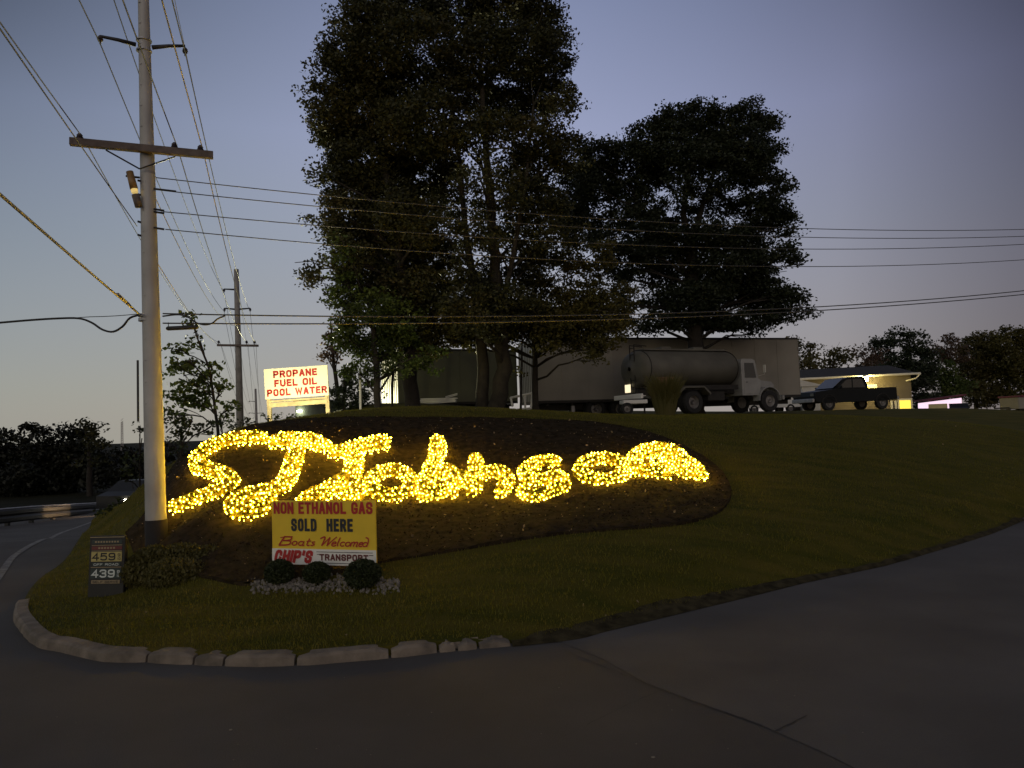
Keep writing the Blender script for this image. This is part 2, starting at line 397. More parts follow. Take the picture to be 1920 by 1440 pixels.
def HL(x, y):
    z = H(x, y); e = np.array(edge)
    d = np.array([np.min((e[:, 0]-a)**2+(e[:, 1]-b)**2) for a, b in zip(np.ravel(x), np.ravel(y))])**.5
    k = np.clip(d/.6, 0, 1)
    base = road_z(np.ravel(x), np.ravel(y))+.085-.07*np.clip((np.ravel(x)+.9)/1.0, 0, 1)
    return (base*(1-k)+np.maximum(np.ravel(z), base)*k).reshape(np.shape(x))
lawn = sheet(island, HL, [(-14, 18, 5, 27, .22), (-24, 60, 27, 60, 1.0), (18, 60, 14, 27, 1.0), (-55, 120, 60, 158, 5)], 'lawn', M['lawn'], skirt=.3)
tag(lawn, kind='structure')
# bare soil strip along the asphalt edge where the kerb ends
def strip(pts, w, name, m, off, zf):
    mb = MB(); n = len(pts)
    for i, (p, ww) in enumerate(zip(pts, w)):
        a = pts[max(i-1, 0)]; b = pts[min(i+1, n-1)]; d = Vector((b[0]-a[0], b[1]-a[1])).normalized(); q = Vector((-d.y, d.x))*ww/2
        for s in (-1, 1):
            x, y = p[0]+q.x*s, p[1]+q.y*s; mb.v.append((x, y, float(zf(np.array([x]), np.array([y]))[0])+off))
    mb.f = [(2*i, 2*i+1, 2*i+3, 2*i+2) for i in range(n-1)]; mb.m = [0]*(n-1)
    return obj(name, mb, m)
sp = [p for p in densify(smooth_curve([tuple(atz(*p)[:2]) for p in BOUND if p[0] >= 860], 4), .15)]
mb = MB(); n = len(sp); jt = np.convolve(rng.uniform(.3, 1.7, n+8), np.ones(7)/7, 'same')
for i, p in enumerate(sp):
    a = sp[max(i-1, 0)]; b = sp[min(i+1, n-1)]; d = Vector((b[0]-a[0], b[1]-a[1])).normalized(); q = Vector((-d.y, d.x))
    w1 = .03*jt[i+3]; f_ = i/n; w2 = jt[i]*.8*(.11 if f_ < .03 else (.30 if f_ < .2 else max(.10, .30-.8*(f_-.2))))
    for s, z in ((-w1, .007), (w2*.5, .024+random.uniform(-.006, .008)), (w2, .012)):
        X_, Y_ = p[0]+q.x*s, p[1]+q.y*s; mb.v.append((X_, Y_, max(z, float(HL(np.array([X_]), np.array([Y_]))[0])+.012 if s > 0 else z)))
mb.f = [(3*i+k, 3*i+k+1, 3*i+k+4, 3*i+k+3) for i in range(n-1) for k in (0, 1)]; mb.m = [0]*len(mb.f)
tag(obj('soil_verge', mb, M['soil'], smooth=True), kind='structure')
# mulch bed
MUL = [(235, 1005), (300, 1060), (440, 1098), (500, 1090), (600, 1085), (720, 1056), (850, 1036), (1000, 1011), (1150, 996), (1280, 984), (1345, 965), (1370, 935),
       (1366, 905), (1335, 870), (1270, 832), (1190, 806), (1100, 793), (1000, 788), (860, 786), (720, 785), (620, 786), (540, 791), (480, 800), (420, 818), (365, 838), (322, 880), (290, 940)]
mp = []
for p in MUL:
    g = ground(*p, y1=19); mp.append((g.x, g.y))
mpc = smooth_curve(mp+[mp[0]], 6)[:-1]
e_ = sheet(mpc, lambda x, y: HL(x, y), [(-12, 14, 6, 24, .16)], 'mulch_bed', M['mulch'], skirt=.06, off=.035)
me = e_.data; co = np.empty(len(me.vertices)*3); me.vertices.foreach_get('co', co); co = co.reshape(-1, 3)
co[:, 2] += rng.uniform(-.012, .02, len(co)); me.vertices.foreach_set('co', co.ravel()); me.update()
tag(e_, kind='structure')

# kerb: broken concrete pieces
kc = smooth_curve([tuple(atz(*p)[:2]) for p in BOUND if 26 <= p[0] <= 960 and (p[1] > 1100)], 8)
kc = densify(kc, .06); cum = [0]
for a, b in zip(kc[:-1], kc[1:]): cum.append(cum[-1]+math.dist(a, b))
def kp(s):
    i = min(max(np.searchsorted(cum, s)-1, 0), len(kc)-2); t = (s-cum[i])/(cum[i+1]-cum[i]+1e-9)
    a, b = np.array(kc[i]), np.array(kc[i+1]); return a+(b-a)*t, (b-a)/np.linalg.norm(b-a)
mb = MB(); tot = cum[-1]
def s_of(px, py):
    q = atz(px, py); return cum[int(np.argmin([math.dist(q[:2], k) for k in kc]))]
cuts = [0, s_of(272, 1243), s_of(352, 1247), s_of(424, 1250), s_of(556, 1249), s_of(731, 1235), s_of(822, 1225), s_of(858, 1221), s_of(905, 1216), tot]
for a, b in zip(cuts[:-1], cuts[1:]):
    a += .014; b -= .012; k = max(2, int((b-a)/.1)); last = a > s_of(820, 1225); hh = .10 if not last else random.uniform(.06, .085)
    rows = []
    tl = random.uniform(-.008, .008)
    for i in range(k+1):
        s = a+(b-a)*i/k; p, d = kp(s); nrm = np.array([-d[1], d[0]])
        e = .03 if i in (0, k) else 0; h = hh+tl-e+random.uniform(-.004, .004); j = random.uniform(-.006, .006)
        rows.append([(p[0]+nrm[0]*o, p[1]+nrm[1]*o, z) for o, z in ((0+j+e*.3, -.02), (.012+j+e*.4, h*.72), (.035+e*.3, h-.006), (.145, h), (.15, -.02))])
    base = len(mb.v)
    for r_ in rows: mb.v += r_
    for i in range(k):
        for q in range(4): mb.f.append((base+i*5+q, base+i*5+q+1, base+(i+1)*5+q+1, base+(i+1)*5+q))
    mb.f.append(tuple(base+q for q in range(5))); mb.f.append(tuple(base+k*5+q for q in range(5))[::-1])
for px, py in [(838, 1222), (852, 1219), (868, 1215), (884, 1211), (905, 1212), (930, 1208), (846, 1210), (875, 1206)]:
    q = atz(px, py); s_ = random.uniform(.03, .06); bb = len(mb.v)
    for a in np.array([(-1, -.7, -.5), (1, -.8, -.5), (.9, .8, -.5), (-1, .7, -.5), (-.7, -.5, .7), (.8, -.4, .9), (.6, .6, .6), (-.6, .5, .8)]): mb.v.append((q.x+a[0]*s_*1.3, q.y+.05+a[1]*s_, .03+a[2]*s_*.8))
    mb.f += [tuple(bb+k for k in f) for f in ((0, 3, 2, 1), (4, 5, 6, 7), (0, 1, 5, 4), (1, 2, 6, 5), (2, 3, 7, 6), (3, 0, 4, 7))]
mb.m = [0]*len(mb.f)
tag(obj('kerb', mb, M['kerb']), kind='structure')

# road marking, seams, crack, lighter resurfaced patch
el = [on_road(*p) for p in [(-120, 1250), (-60, 1160), (0, 1079), (22, 1047), (44, 1031), (78, 1013), (111, 1001), (142, 990), (172, 979)]]
el = densify(smooth_curve(el, 5), .3)
tag(strip(el, [.11]*len(el), 'road_marking', M['line'], .008, road_z), kind='structure')
pp = [tuple(atz(*p)[:2]) for p in [(1050, 1204), (1130, 1236), (1210, 1281), (1300, 1315), (1425, 1360), (1540, 1410), (1660, 1470), (2000, 1470), (2150, 1200), (2100, 960),
                                  (1900, 984), (1800, 1021), (1660, 1062), (1510, 1094), (1390, 1124), (1160, 1180)]]
tag(sheet(densify(pp+[pp[0]], .3)[:-1], road_z, [(-2, 14, 3, 14, .5)], 'road_patch', M['patch'], skirt=0, off=.004), kind='structure')
for pl, w in (([(1060, 1222), (1210, 1283), (1300, 1317), (1430, 1362)], .006), ([(1100, 1361), (1180, 1322), (1240, 1296)], .005), ([(1455, 1373), (1485, 1358), (1515, 1343)], .014)):
    q = densify([tuple(atz(*p)[:2]) for p in pl], .05); q = [(a+random.uniform(-.006, .006), b+random.uniform(-.006, .006)) for a, b in q]
    tag(strip(q, [w*random.uniform(.4, 1.5) for _ in q], 'road_seam', M['tar'], .009, road_z), kind='structure')

# ================================================================== foliage
def leaves(cen, size, name, m, parent=None, up=0.0, asp=.62, droop=0.0, dirs=None):
    """leaf-shaped faces at the given centres"""
    n = len(cen); size = np.broadcast_to(size, (n,))[:, None]
    a = rng.normal(size=(n, 3)); a[:, 2] = a[:, 2]*.7-droop
    if dirs is not None: a = dirs+a*.45
    a /= np.linalg.norm(a, axis=1, keepdims=True)
    b = rng.normal(size=(n, 3)); b -= (b*a).sum(1, keepdims=True)*a; b /= np.linalg.norm(b, axis=1, keepdims=True)
    v = np.stack([cen-a*size*.5, cen+b*size*asp*.5-a*size*.08, cen+a*size*.5, cen-b*size*asp*.5-a*size*.08], 1).reshape(-1, 3)
    me = bpy.data.meshes.new(name); me.vertices.add(4*n); me.vertices.foreach_set('co', v.astype(np.float32).ravel())
    me.loops.add(4*n); me.loops.foreach_set('vertex_index', np.arange(4*n, dtype=np.int32)); me.polygons.add(n)
    me.polygons.foreach_set('loop_start', np.arange(0, 4*n, 4, dtype=np.int32)); me.update(calc_edges=True); me.materials.append(m)

    return obj(name, me, None, parent)

def blobs_world(bl_, Y, depth=1.0, base=None):
    """(px,py,rx,ry[,dens[,dY]]) -> centre, radii"""
    out = []
    for b in bl_:
        dn = b[4] if len(b) > 4 else 1; dy = b[5] if len(b) > 5 else random.uniform(-1, 1)*depth
        Y_ = Y+dy; c = at(b[0], b[1], Y_); out.append((np.array(c), np.array([b[2]*Y_/F, max(b[2], b[3])*Y_/F*.95, b[3]*Y_/F]), dn))
    return out
def crown_points(blobs, per_m3, clump, leaf_per):
    pts = []
    for c, r, dn in blobs:
        vol = 4.19*r[0]*r[1]*r[2]; k = max(4, int(vol*per_m3*dn))
        d = rng.normal(size=(k, 3)); d /= np.linalg.norm(d, axis=1, keepdims=True); rad = rng.uniform(.25, 1, k)**.5
        cc = c+d*rad[:, None]*r*.93
        for q in cc:
            m = int(leaf_per*rng.uniform(.5, 1.4)); s = clump*rng.uniform(.6, 1.3)
            o = rng.normal(size=(m, 3)); o /= np.linalg.norm(o, axis=1, keepdims=True)+1e-9
            pts.append(q+o*(rng.uniform(0, 1, (m, 1))**.5)*s*np.array([1.15, 1.15, .62]))
    return np.concatenate(pts)
def limb(mb, a, b, r0, r1, wob=.12, k=5):
    a, b = Vector(a), Vector(b); L_ = (b-a).length; pts = []; rs = []
    for i in range(k+1):
        t = i/k; p = a.lerp(b, t)
        p.z += math.sin(t*math.pi)*L_*.07
        if 0 < i < k: p += Vector((random.uniform(-1, 1), random.uniform(-1, 1), random.uniform(-1, 1)))*L_*wob*.35
        pts.append(p); rs.append(r0+(r1-r0)*t)
    mb.tube(pts, rs, 6); return pts
def tree(name, label, cat, base, trunks, blobs, per_m3, clump, leaf_per, lsize, lm, bm, group=None, extra=None, twigs=2):
    """trunks: list of (point list, radius list); blobs in world space"""
    base = Vector(base); root = thing(name, label, cat, base, 0, group)
    mb = MB(); allt = []
    for pts, rs in trunks:
        pts = [Vector(p) for p in pts]; dense = []; rr = []
        for i in range(len(pts)-1):
            for j in range(4):
                t = j/4; dense.append(pts[i].lerp(pts[i+1], t)+Vector((random.uniform(-1, 1), random.uniform(-1, 1), 0))*rs[i]*.18); rr.append(rs[i]+(rs[i+1]-rs[i])*t)
        dense.append(pts[-1]); rr.append(rs[-1]); rr[0] *= 1.35
        mb.tube(dense, rr, 10); allt += list(zip(dense, rr))
    for c, r, dn in blobs:
        cv = Vector(c); cand = [(p, q) for p, q in allt if p.z < cv.z-.1*abs(cv.z)] or allt[:1]
        p, q = min(cand, key=lambda w: (w[0]-cv).length + (0 if w[0].z > base.z+1.5 else 3))
        r0 = min(q*.4, .09); end = limb(mb, p, cv, r0, .018)
        for _ in range(twigs):
            s = end[random.randint(2, 4)]; t = cv+Vector(rng.normal(size=3)*r*.55); limb(mb, s, t, r0*.4, .012, k=3)
    obj('trunk', mb.shift(-base), bm, root, smooth=True)
    pts = crown_points(blobs, per_m3, clump, leaf_per)
    leaves(pts-np.array(base), lsize*rng.uniform(.65, 1.25, len(pts)), 'crown', lm, root, droop=.25)
    return root
G = lambda px, py, Y: at(px, py, Y)
def onground(px, Y):
    """ground point in the picture column px at distance Y"""
    p = at(px, 800, Y); z = Hs(p.x, Y)
    for _ in range(3):
        # roll shifts x a little with height
        lo, hi = 300, 1400
        for _ in range(30):
            m_ = (lo+hi)/2
            if at(px, m_, Y).z > z: lo = m_
            else: hi = m_
        p = at(px, lo, Y); z = Hs(p.x, Y)
    return Vector((p.x, Y, z))

YT = 25
b1 = onground(772, YT)
tree('tall_tree', 'tall dark tree with crown at the left edge of the big clump', 'tree', b1,
     [([b1-Vector((0, 0, .2)), G(770, 690, YT), G(762, 600, YT), G(750, 480, YT), G(725, 330, YT), G(700, 180, YT)], [.27, .24, .21, .17, .12, .05])],
     blobs_world([(668, 40, 48, 45), (650, 95, 62, 45), (625, 135, 50, 45), (700, 120, 70, 60), (615, 195, 52, 48), (680, 215, 90, 70), (745, 190, 60, 60), (630, 265, 48, 42), (690, 300, 80, 60), (650, 345, 60, 50),
                  (725, 370, 70, 60), (655, 410, 58, 50), (612, 390, 38, 30, .35), (700, 455, 75, 60), (650, 490, 42, 50), (600, 425, 36, 26, .3), (592, 505, 36, 20, .3), (575, 520, 28, 14, .2), (725, 540, 60, 45), (655, 555, 36, 40), (690, 520, 50, 40), (760, 480, 50, 50), (640, 450, 36, 40), (600, 330, 26, 30), (745, 610, 36, 40), (760, 550, 50, 45), (770, 470, 50, 45), (800, 430, 50, 45, 1, -1.5), (745, 400, 45, 45, 1, -1.5), (755, 640, 40, 24)], YT, 1.2),
     17.0, .40, 60, .125, L['oak'], M['barkdark'], 'big trees on the bank')
b3 = onground(928, YT)
c3 = onground(903, YT+.3)
tree('tall_tree', 'tallest tree with thick twin trunks behind the lit letters', 'tree', b3,
     [([b3-Vector((0, 0, .2)), G(945, 690, YT), G(932, 560, YT), G(925, 450, YT), G(916, 330, YT), G(905, 200, YT), G(900, 80, YT)], [.31, .27, .21, .17, .13, .09, .04]),
      ([c3-Vector((0, 0, .2)), G(905, 690, YT+.3), G(893, 560, YT+.4), G(872, 430, YT+.6), G(862, 300, YT+.8), G(840, 180, YT+.8)], [.24, .21, .15, .11, .08, .04]),
      ([G(935, 600, YT), G(962, 480, YT-.3), G(985, 350, YT-.5), G(1000, 200, YT-.5)], [.11, .08, .06, .04])],
     blobs_world([(700, 20, 60, 50), (775, 20, 75, 60), (780, 90, 80, 60), (860, 10, 80, 60), (950, 0, 80, 60), (1010, 35, 50, 55), (1040, 100, 42, 50), (990, 105, 70, 60), (900, 110, 85, 65), (840, 170, 70, 50), (1015, 175, 60, 55), (1055, 195, 32, 40),
                  (940, 210, 70, 50), (800, 235, 90, 65), (880, 260, 55, 40, .7), (1010, 265, 65, 50), (790, 320, 85, 65), (980, 320, 60, 45), (1055, 290, 42, 40), (840, 370, 50, 45, .6), (770, 410, 70, 55), (1000, 385, 70, 50),
                  (870, 400, 50, 40, .35), (930, 400, 50, 40, .4), (820, 470, 60, 45, .8), (960, 460, 70, 45, .6), (1040, 450, 60, 50, .8), (780, 540, 70, 45), (880, 510, 50, 35, .5), (940, 520, 60, 35, .6), (920, 250, 50, 50, .8, -2), (900, 330, 50, 45, .6, -2), (950, 360, 50, 45, .6, -2), (900, 440, 55, 45, .5, -2), (870, 560, 60, 36, .9, -2), (930, 590, 60, 34, 1, -2), (980, 560, 55, 36, .9, -2), (900, 620, 60, 22, 1, -2), (1010, 500, 50, 40, .7, 0)], YT+.5, 1.8),
     16.0, .40, 60, .125, L['oak'], M['bark'], 'big trees on the bank')
b2 = onground(708, YT-1.2)
tree('maple_tree', 'low yellow-green maple lit from the left beside the white sign', 'tree', b2,
     [([b2-Vector((0, 0, .2)), G(706, 690, YT-1.2), G(700, 620, YT-1.2), G(690, 560, YT-1.2)], [.12, .10, .08, .04])],
     blobs_world([(640, 530, 30, 38), (640, 585, 38, 36), (700, 580, 50, 42), (660, 640, 40, 36), (715, 650, 55, 36), (675, 700, 44, 28), (750, 600, 45, 45), (640, 470, 26, 36, .8), (745, 650, 46, 34), (700, 620, 60, 40), (640, 630, 34, 36), (745, 690, 36, 22), (790, 665, 45, 22, .8), (800, 690, 30, 12, .8)], YT-1.2, .7),
     13.0, .34, 56, .12, L['lit'], M['barkdark'], 'big trees on the bank')
b4 = onground(1003, YT+2)
tree('maple_tree', 'understorey maple with low spreading boughs over the box trailers', 'tree', b4,
     [([b4-Vector((0, 0, .2)), G(1003, 690, YT+2), G(1000, 620, YT+2), G(1010, 560, YT+2)], [.13, .11, .08, .04])],
     blobs_world([(830, 590, 60, 30), (890, 610, 70, 28), (860, 555, 60, 30, .7), (960, 590, 70, 32), (1010, 550, 60, 34, .8), (1040, 600, 75, 32), (1090, 560, 60, 38), (1120, 610, 55, 26), (1080, 640, 40, 16, .9), (1125, 650, 34, 22), (980, 625, 60, 18),
                  (800, 630, 50, 24), (860, 640, 50, 16, .8), (1085, 510, 50, 36, .8), (1120, 470, 40, 32, .6), (1000, 505, 50, 30, .5), (1120, 590, 60, 40), (1060, 640, 45, 22), (940, 600, 60, 34), (1000, 600, 60, 34), (900, 640, 45, 18), (1115, 672, 22, 16), (1160, 560, 36, 36, .8), (840, 520, 50, 36, .8), (900, 560, 50, 30, .8), (1150, 620, 40, 24), (1060, 610, 60, 34), (820, 600, 60, 36), (870, 625, 50, 24), (1020, 640, 40, 20), (1130, 650, 30, 26), (790, 650, 50, 26)], YT+1.6, 1.2),
     17.0, .34, 56, .12, L['maple'], M['bark'], 'big trees on the bank')
YO = 34.6
b5 = onground(1306, YO)
tree('oak_tree', 'broad dark oak rising between the tanker truck and the box trailer', 'tree', b5,
     [([b5-Vector((0, 0, .2)), G(1306, 700, YO), G(1305, 620, YO), G(1302, 540, YO), G(1298, 470, YO)], [.42, .37, .34, .29, .24]),
      ([G(1298, 470, YO), G(1280, 400, YO), G(1292, 330, YO), G(1285, 270, YO)], [.17, .13, .09, .05]),
      ([G(1298, 470, YO), G(1315, 390, YO), G(1340, 320, YO), G(1380, 260, YO)], [.17, .13, .09, .05]),
      ([G(1302, 530, YO), G(1350, 460, YO), G(1400, 420, YO)], [.14, .10, .05]),
      ([G(1302, 540, YO), G(1250, 450, YO), G(1190, 370, YO)], [.14, .10, .05])],
     blobs_world([(1085, 275, 30, 26), (1120, 290, 45, 32), (1165, 300, 50, 36), (1115, 350, 50, 45), (1175, 355, 50, 36), (1215, 265, 42, 45), (1260, 235, 45, 42), (1310, 215, 45, 30), (1265, 280, 60, 30), (1330, 250, 50, 42), (1395, 215, 42, 30), (1425, 245, 36, 42),
                  (1385, 270, 50, 40), (1440, 290, 32, 34), (1345, 295, 50, 20), (1400, 325, 55, 28), (1455, 345, 32, 26), (1225, 330, 40, 26), (1090, 420, 45, 42), (1150, 410, 40, 28, .6), (1210, 385, 45, 26, .8), (1235, 430, 45, 34), (1195, 470, 45, 28),
                  (1290, 400, 36, 24, .5), (1270, 360, 40, 30, .8, -1.5), (1330, 350, 40, 30, .8, -1.5), (1300, 430, 40, 24, .6, -1.5), (1340, 385, 45, 28, .7), (1410, 385, 50, 26), (1465, 365, 26, 26), (1350, 440, 55, 36), (1300, 460, 40, 30, .8), (1420, 440, 45, 30, .6), (1465, 425, 32, 32), (1475, 480, 34, 28), (1420, 495, 50, 26), (1350, 500, 55, 30),
                  (1280, 510, 45, 26), (1225, 520, 40, 22, .8), (1150, 520, 40, 24, .6), (1160, 570, 36, 34), (1240, 560, 48, 26), (1300, 560, 50, 30), (1370, 555, 55, 28), (1440, 545, 50, 28), (1480, 560, 34, 20), (1505, 585, 26, 12), (1450, 595, 45, 20), (1380, 600, 50, 20, .8),
                  (1240, 605, 50, 20, .7), (1190, 610, 30, 16, .6), (1310, 605, 40, 18), (1415, 622, 32, 14, .7), (1080, 340, 40, 45), (1060, 400, 40, 40), (1130, 460, 40, 36), (1200, 420, 50, 40), (1260, 460, 45, 34), (1170, 500, 40, 26), (1440, 400, 45, 34), (1390, 460, 50, 36), (1330, 540, 50, 34), (1400, 530, 50, 34), (1270, 590, 50, 26), (1340, 600, 50, 26), (1440, 570, 46, 30), (1230, 480, 45, 34), (1300, 300, 60, 30), (1240, 310, 50, 36), (1390, 300, 55, 36)], YO, 1.6),
     12.0, .46, 56, .155, L['oakdark'], M['barkdark'], 'big trees on the bank')
# thin saplings between the trunks
for px, Y, top, lab in ((976, 26.2, 600, 'thin young sapling stem just right of the twin trunks'), (735, 26.6, 560, 'slim sapling stem between the maple and the tall tree')):
    b = onground(px, Y); r = thing('sapling', lab, 'young tree', b)
    t_ = MB(); t_.tube([Vector((0, 0, -.1)), G(px+2, (top+770)/2, Y)-b, G(px+4, top, Y)-b], [.05, .04, .02], 6); obj('trunk', t_, M['barkdark'], r)
    pts = crown_points(blobs_world([(px, 700, 26, 10, .6), (px+10, 650, 30, 14, .6)], Y, .2), 1.5, .3, 14); leaves(pts-np.array(b), .13, 'crown', L['maple'], r)
# reddish tree and dark evergreen by the white sign
bR = onground(640, 31)
tree('autumn_tree', 'sparse red-leaved tree behind the white propane sign', 'tree', bR, [([bR-Vector((0, 0, .2)), G(628, 700, 31), G(622, 640, 31), G(620, 600, 31)], [.1, .08, .05, .02])],
     blobs_world([(622, 640, 20, 26, .7), (632, 670, 24, 26), (612, 668, 12, 22, .6), (640, 620, 18, 20, .6), (650, 650, 25, 30)], 31, .5), 1.9, .4, 26, .17, L['redl'], M['barkdark'])
bE = onground(645, 29)
tree('evergreen_shrub', 'tall dark evergreen shrub right of the white propane sign', 'shrub', bE, [([bE-Vector((0, 0, .1)), G(645, 740, 29), G(645, 710, 29)], [.07, .06, .03])],
     blobs_world([(640, 720, 24, 30), (665, 730, 24, 35), (645, 755, 26, 24), (675, 765, 26, 20), (690, 740, 22, 30), (622, 745, 16, 30)], 29, .4), 14, .35, 44, .13, L['pine'], M['barkdark'])
# young tree left, behind the near pole
YS = 16
bS = onground(412, YS)
def rawtree(name, label, cat, base, trunkpx, Y, rad, bl_, per, clump, lp, ls, lm, bm, group=None, twigs=2, depth=.5):
    base = Vector(base)
    return tree(name, label, cat, base, [([base-Vector((0, 0, .15))]+[G(a, b, Y) for a, b in trunkpx], rad)], blobs_world(bl_, Y, depth), per, clump, lp, ls, lm, bm, group, twigs=twigs)
rawtree('young_tree', 'slender young tree with big pale leaves beside the near pole', 'young tree', bS, [(403, 760), (392, 690), (372, 640), (357, 595)], YS, [.035, .03, .024, .018, .006],
        [(356, 600, 9, 14, 1.2), (372, 640, 16, 12, 1), (330, 655, 20, 16, 1), (352, 675, 24, 20, 1), (395, 685, 24, 20, 1.2), (385, 720, 34, 26, 1.2), (335, 710, 30, 24, 1), (415, 730, 14, 24, .8), (345, 745, 34, 24, 1.2), (330, 690, 14, 14, 1), (425, 765, 16, 16, .8), (370, 700, 30, 26), (385, 750, 36, 24), (330, 775, 30, 22)], 60, .2, 16, .12, L['lit'], M['barkdark'])
bb = onground(340, 15.2)
rawtree('bank_shrub', 'dark leafy shrub at the foot of the young tree', 'shrub', bb, [(340, 800)], 15.2, [.03, .02], [(325, 790, 30, 30), (360, 790, 30, 30), (345, 825, 36, 22), (395, 800, 26, 22, .7), (330, 840, 22, 20)], 55, .16, 16, .09, L['bush'], M['barkdark'])
bb = onground(418, 15.6)
rawtree('bank_shrub', 'bright yellow-green shrub lit up right of the young tree', 'shrub', bb, [(415, 790)], 15.6, [.02, .01], [(412, 790, 20, 18, .9), (425, 775, 12, 12, .7)], 60, .13, 14, .08, L['lit'], M['barkdark'])
bb = onground(262, 16.5)
rawtree('bank_shrub', 'loose dark shrub just left of the near pole', 'shrub', bb, [(262, 830), (263, 800)], 16.5, [.02, .015, .008], [(262, 800, 8, 14, .6), (250, 870, 20, 30, 1), (262, 850, 14, 22, .8), (235, 900, 20, 20, 1), (215, 945, 22, 20, .9), (195, 970, 22, 18, .8)], 30, .16, 12, .09, L['bush'], M['barkdark'])
bb = onground(450, 19)
rawtree('bank_shrub', 'small round shrub at the foot of the second pole', 'shrub', bb, [(450, 790)], 19, [.02, .01], [(440, 796, 14, 12), (458, 793, 14, 11)], 60, .14, 16, .08, L['bush'], M['barkdark'])
bb = onground(507, 17.5)
rawtree('bank_shrub', 'low weedy plant at the left post of the white sign', 'plant', bb, [(507, 785)], 17.5, [.01, .005], [(503, 783, 14, 9), (520, 780, 12, 8, .6), (545, 782, 10, 5, .5)], 120, .1, 12, .06, L['lit'], M['barkdark'])

# background trees, right
for px, Y, bl_, lm, lab, nm, dn in (
    (1505, 78, [(1490, 640, 22, 14, .6), (1512, 655, 22, 20), (1505, 690, 34, 22), (1535, 680, 16, 22)], L['autumn'], 'brown-topped autumn tree at the right end of the box trailer', 'autumn_tree', .8),
    (1560, 80, [(1565, 655, 16, 14), (1560, 685, 26, 20), (1575, 670, 14, 14)], L['autumn'], 'small round-topped autumn tree above the building roof', 'autumn_tree', .7),
    (1610, 82, [(1605, 662, 24, 14, .6), (1625, 675, 18, 14), (1605, 690, 26, 14), (1640, 668, 14, 14, .5)], L['redl'], 'thin pinkish tree above the lamp on the building', 'autumn_tree', .7),
    (1690, 90, [(1660, 650, 26, 26), (1685, 635, 26, 18), (1715, 645, 26, 24), (1675, 690, 36, 34), (1715, 700, 32, 40), (1735, 680, 16, 40), (1730, 740, 26, 34)], L['pine'], 'big dark round-topped tree behind the building', 'leafy_tree', 1),
    (1775, 98, [(1772, 640, 22, 18, .5), (1760, 665, 26, 20), (1790, 665, 24, 24)], L['redl'], 'thin-leaved grey-pink tree top between the dark tree and the wood', 'autumn_tree', .8),
    (1770, 92, [(1770, 690, 22, 20), (1765, 720, 26, 22), (1790, 725, 24, 30), (1755, 745, 14, 14)], L['lit'], 'small light-green tree above the pink lit canopy', 'leafy_tree', 1),
    (1830, 100, [(1820, 650, 30, 22), (1845, 640, 26, 20), (1825, 690, 36, 36), (1860, 680, 30, 36), (1835, 735, 40, 32)], L['autumn'], 'large olive-brown tree at the edge of the wood', 'leafy_tree', 1),
    (1890, 98, [(1870, 645, 26, 20), (1900, 630, 26, 20), (1925, 640, 24, 24), (1890, 680, 34, 36), (1930, 690, 34, 36), (1900, 730, 40, 30), (1960, 680, 30, 50)], L['maple'], 'tall dark-topped tree at the right edge of the picture', 'leafy_tree', 1)):
    b = onground(px, Y)
    rawtree(nm, lab, 'tree', b, [(px, 730), (px, 690)], Y, [.3, .25, .1], bl_, 1.3*dn, .9, 50, .36, lm, M['barkdark'], 'trees behind the building', twigs=3, depth=1.5)
# far wood on the left
wb = []
for px, py in [(-60, 800), (-20, 805), (20, 806), (50, 800), (85, 803), (115, 800), (140, 795)]:
    wb += [(px, py+22, 28, 24), (px+14, py+60, 40, 36), (px, py+100, 42, 34)]
wb += [(185, 860, 34, 30), (225, 868, 34, 26), (265, 862, 34, 30), (190, 895, 40, 26), (240, 900, 40, 26), (290, 880, 40, 40), (310, 850, 30, 20)]
pts = crown_points(blobs_world(wb, 62, 3), 1.3, .9, 46)
wo = leaves(pts, .36*rng.uniform(.6, 1.3, len(pts)), 'distant_woods', L['wood']); tag(wo, 'dark far-off wood beyond the guard rail at the left', 'woods', kind='stuff')
b = Vector((at(170, 930, 56).x, 56, -3.2))
rawtree('leafy_tree', 'open-crowned tree at the right end of the far wood', 'tree', b, [(168, 880), (165, 830)], 56, [.25, .2, .07], [(158, 797, 14, 9, .7), (178, 805, 18, 13, .8), (160, 825, 22, 16), (188, 828, 14, 14, .6), (165, 860, 30, 22)], 1.6, .7, 30, .28, L['oak'], M['barkdark'], twigs=3)
# far mast
mb = MB(); p0 = at(229, 846, 320); p1 = at(227, 791, 320)
for dx in (-.5, .5): mb.tube([Vector((dx, 0, -6)), Vector((dx*.6, 0, (p1-p0).z))], .16, 4)
for i in range(14): mb.tube([Vector((-.5, 0, i)), Vector((.5, 0, i+1))], .08, 4)
o = obj('radio_mast', mb, M['farwood'], loc=p0); tag(o, 'thin pale radio mast far beyond the wood', 'mast')

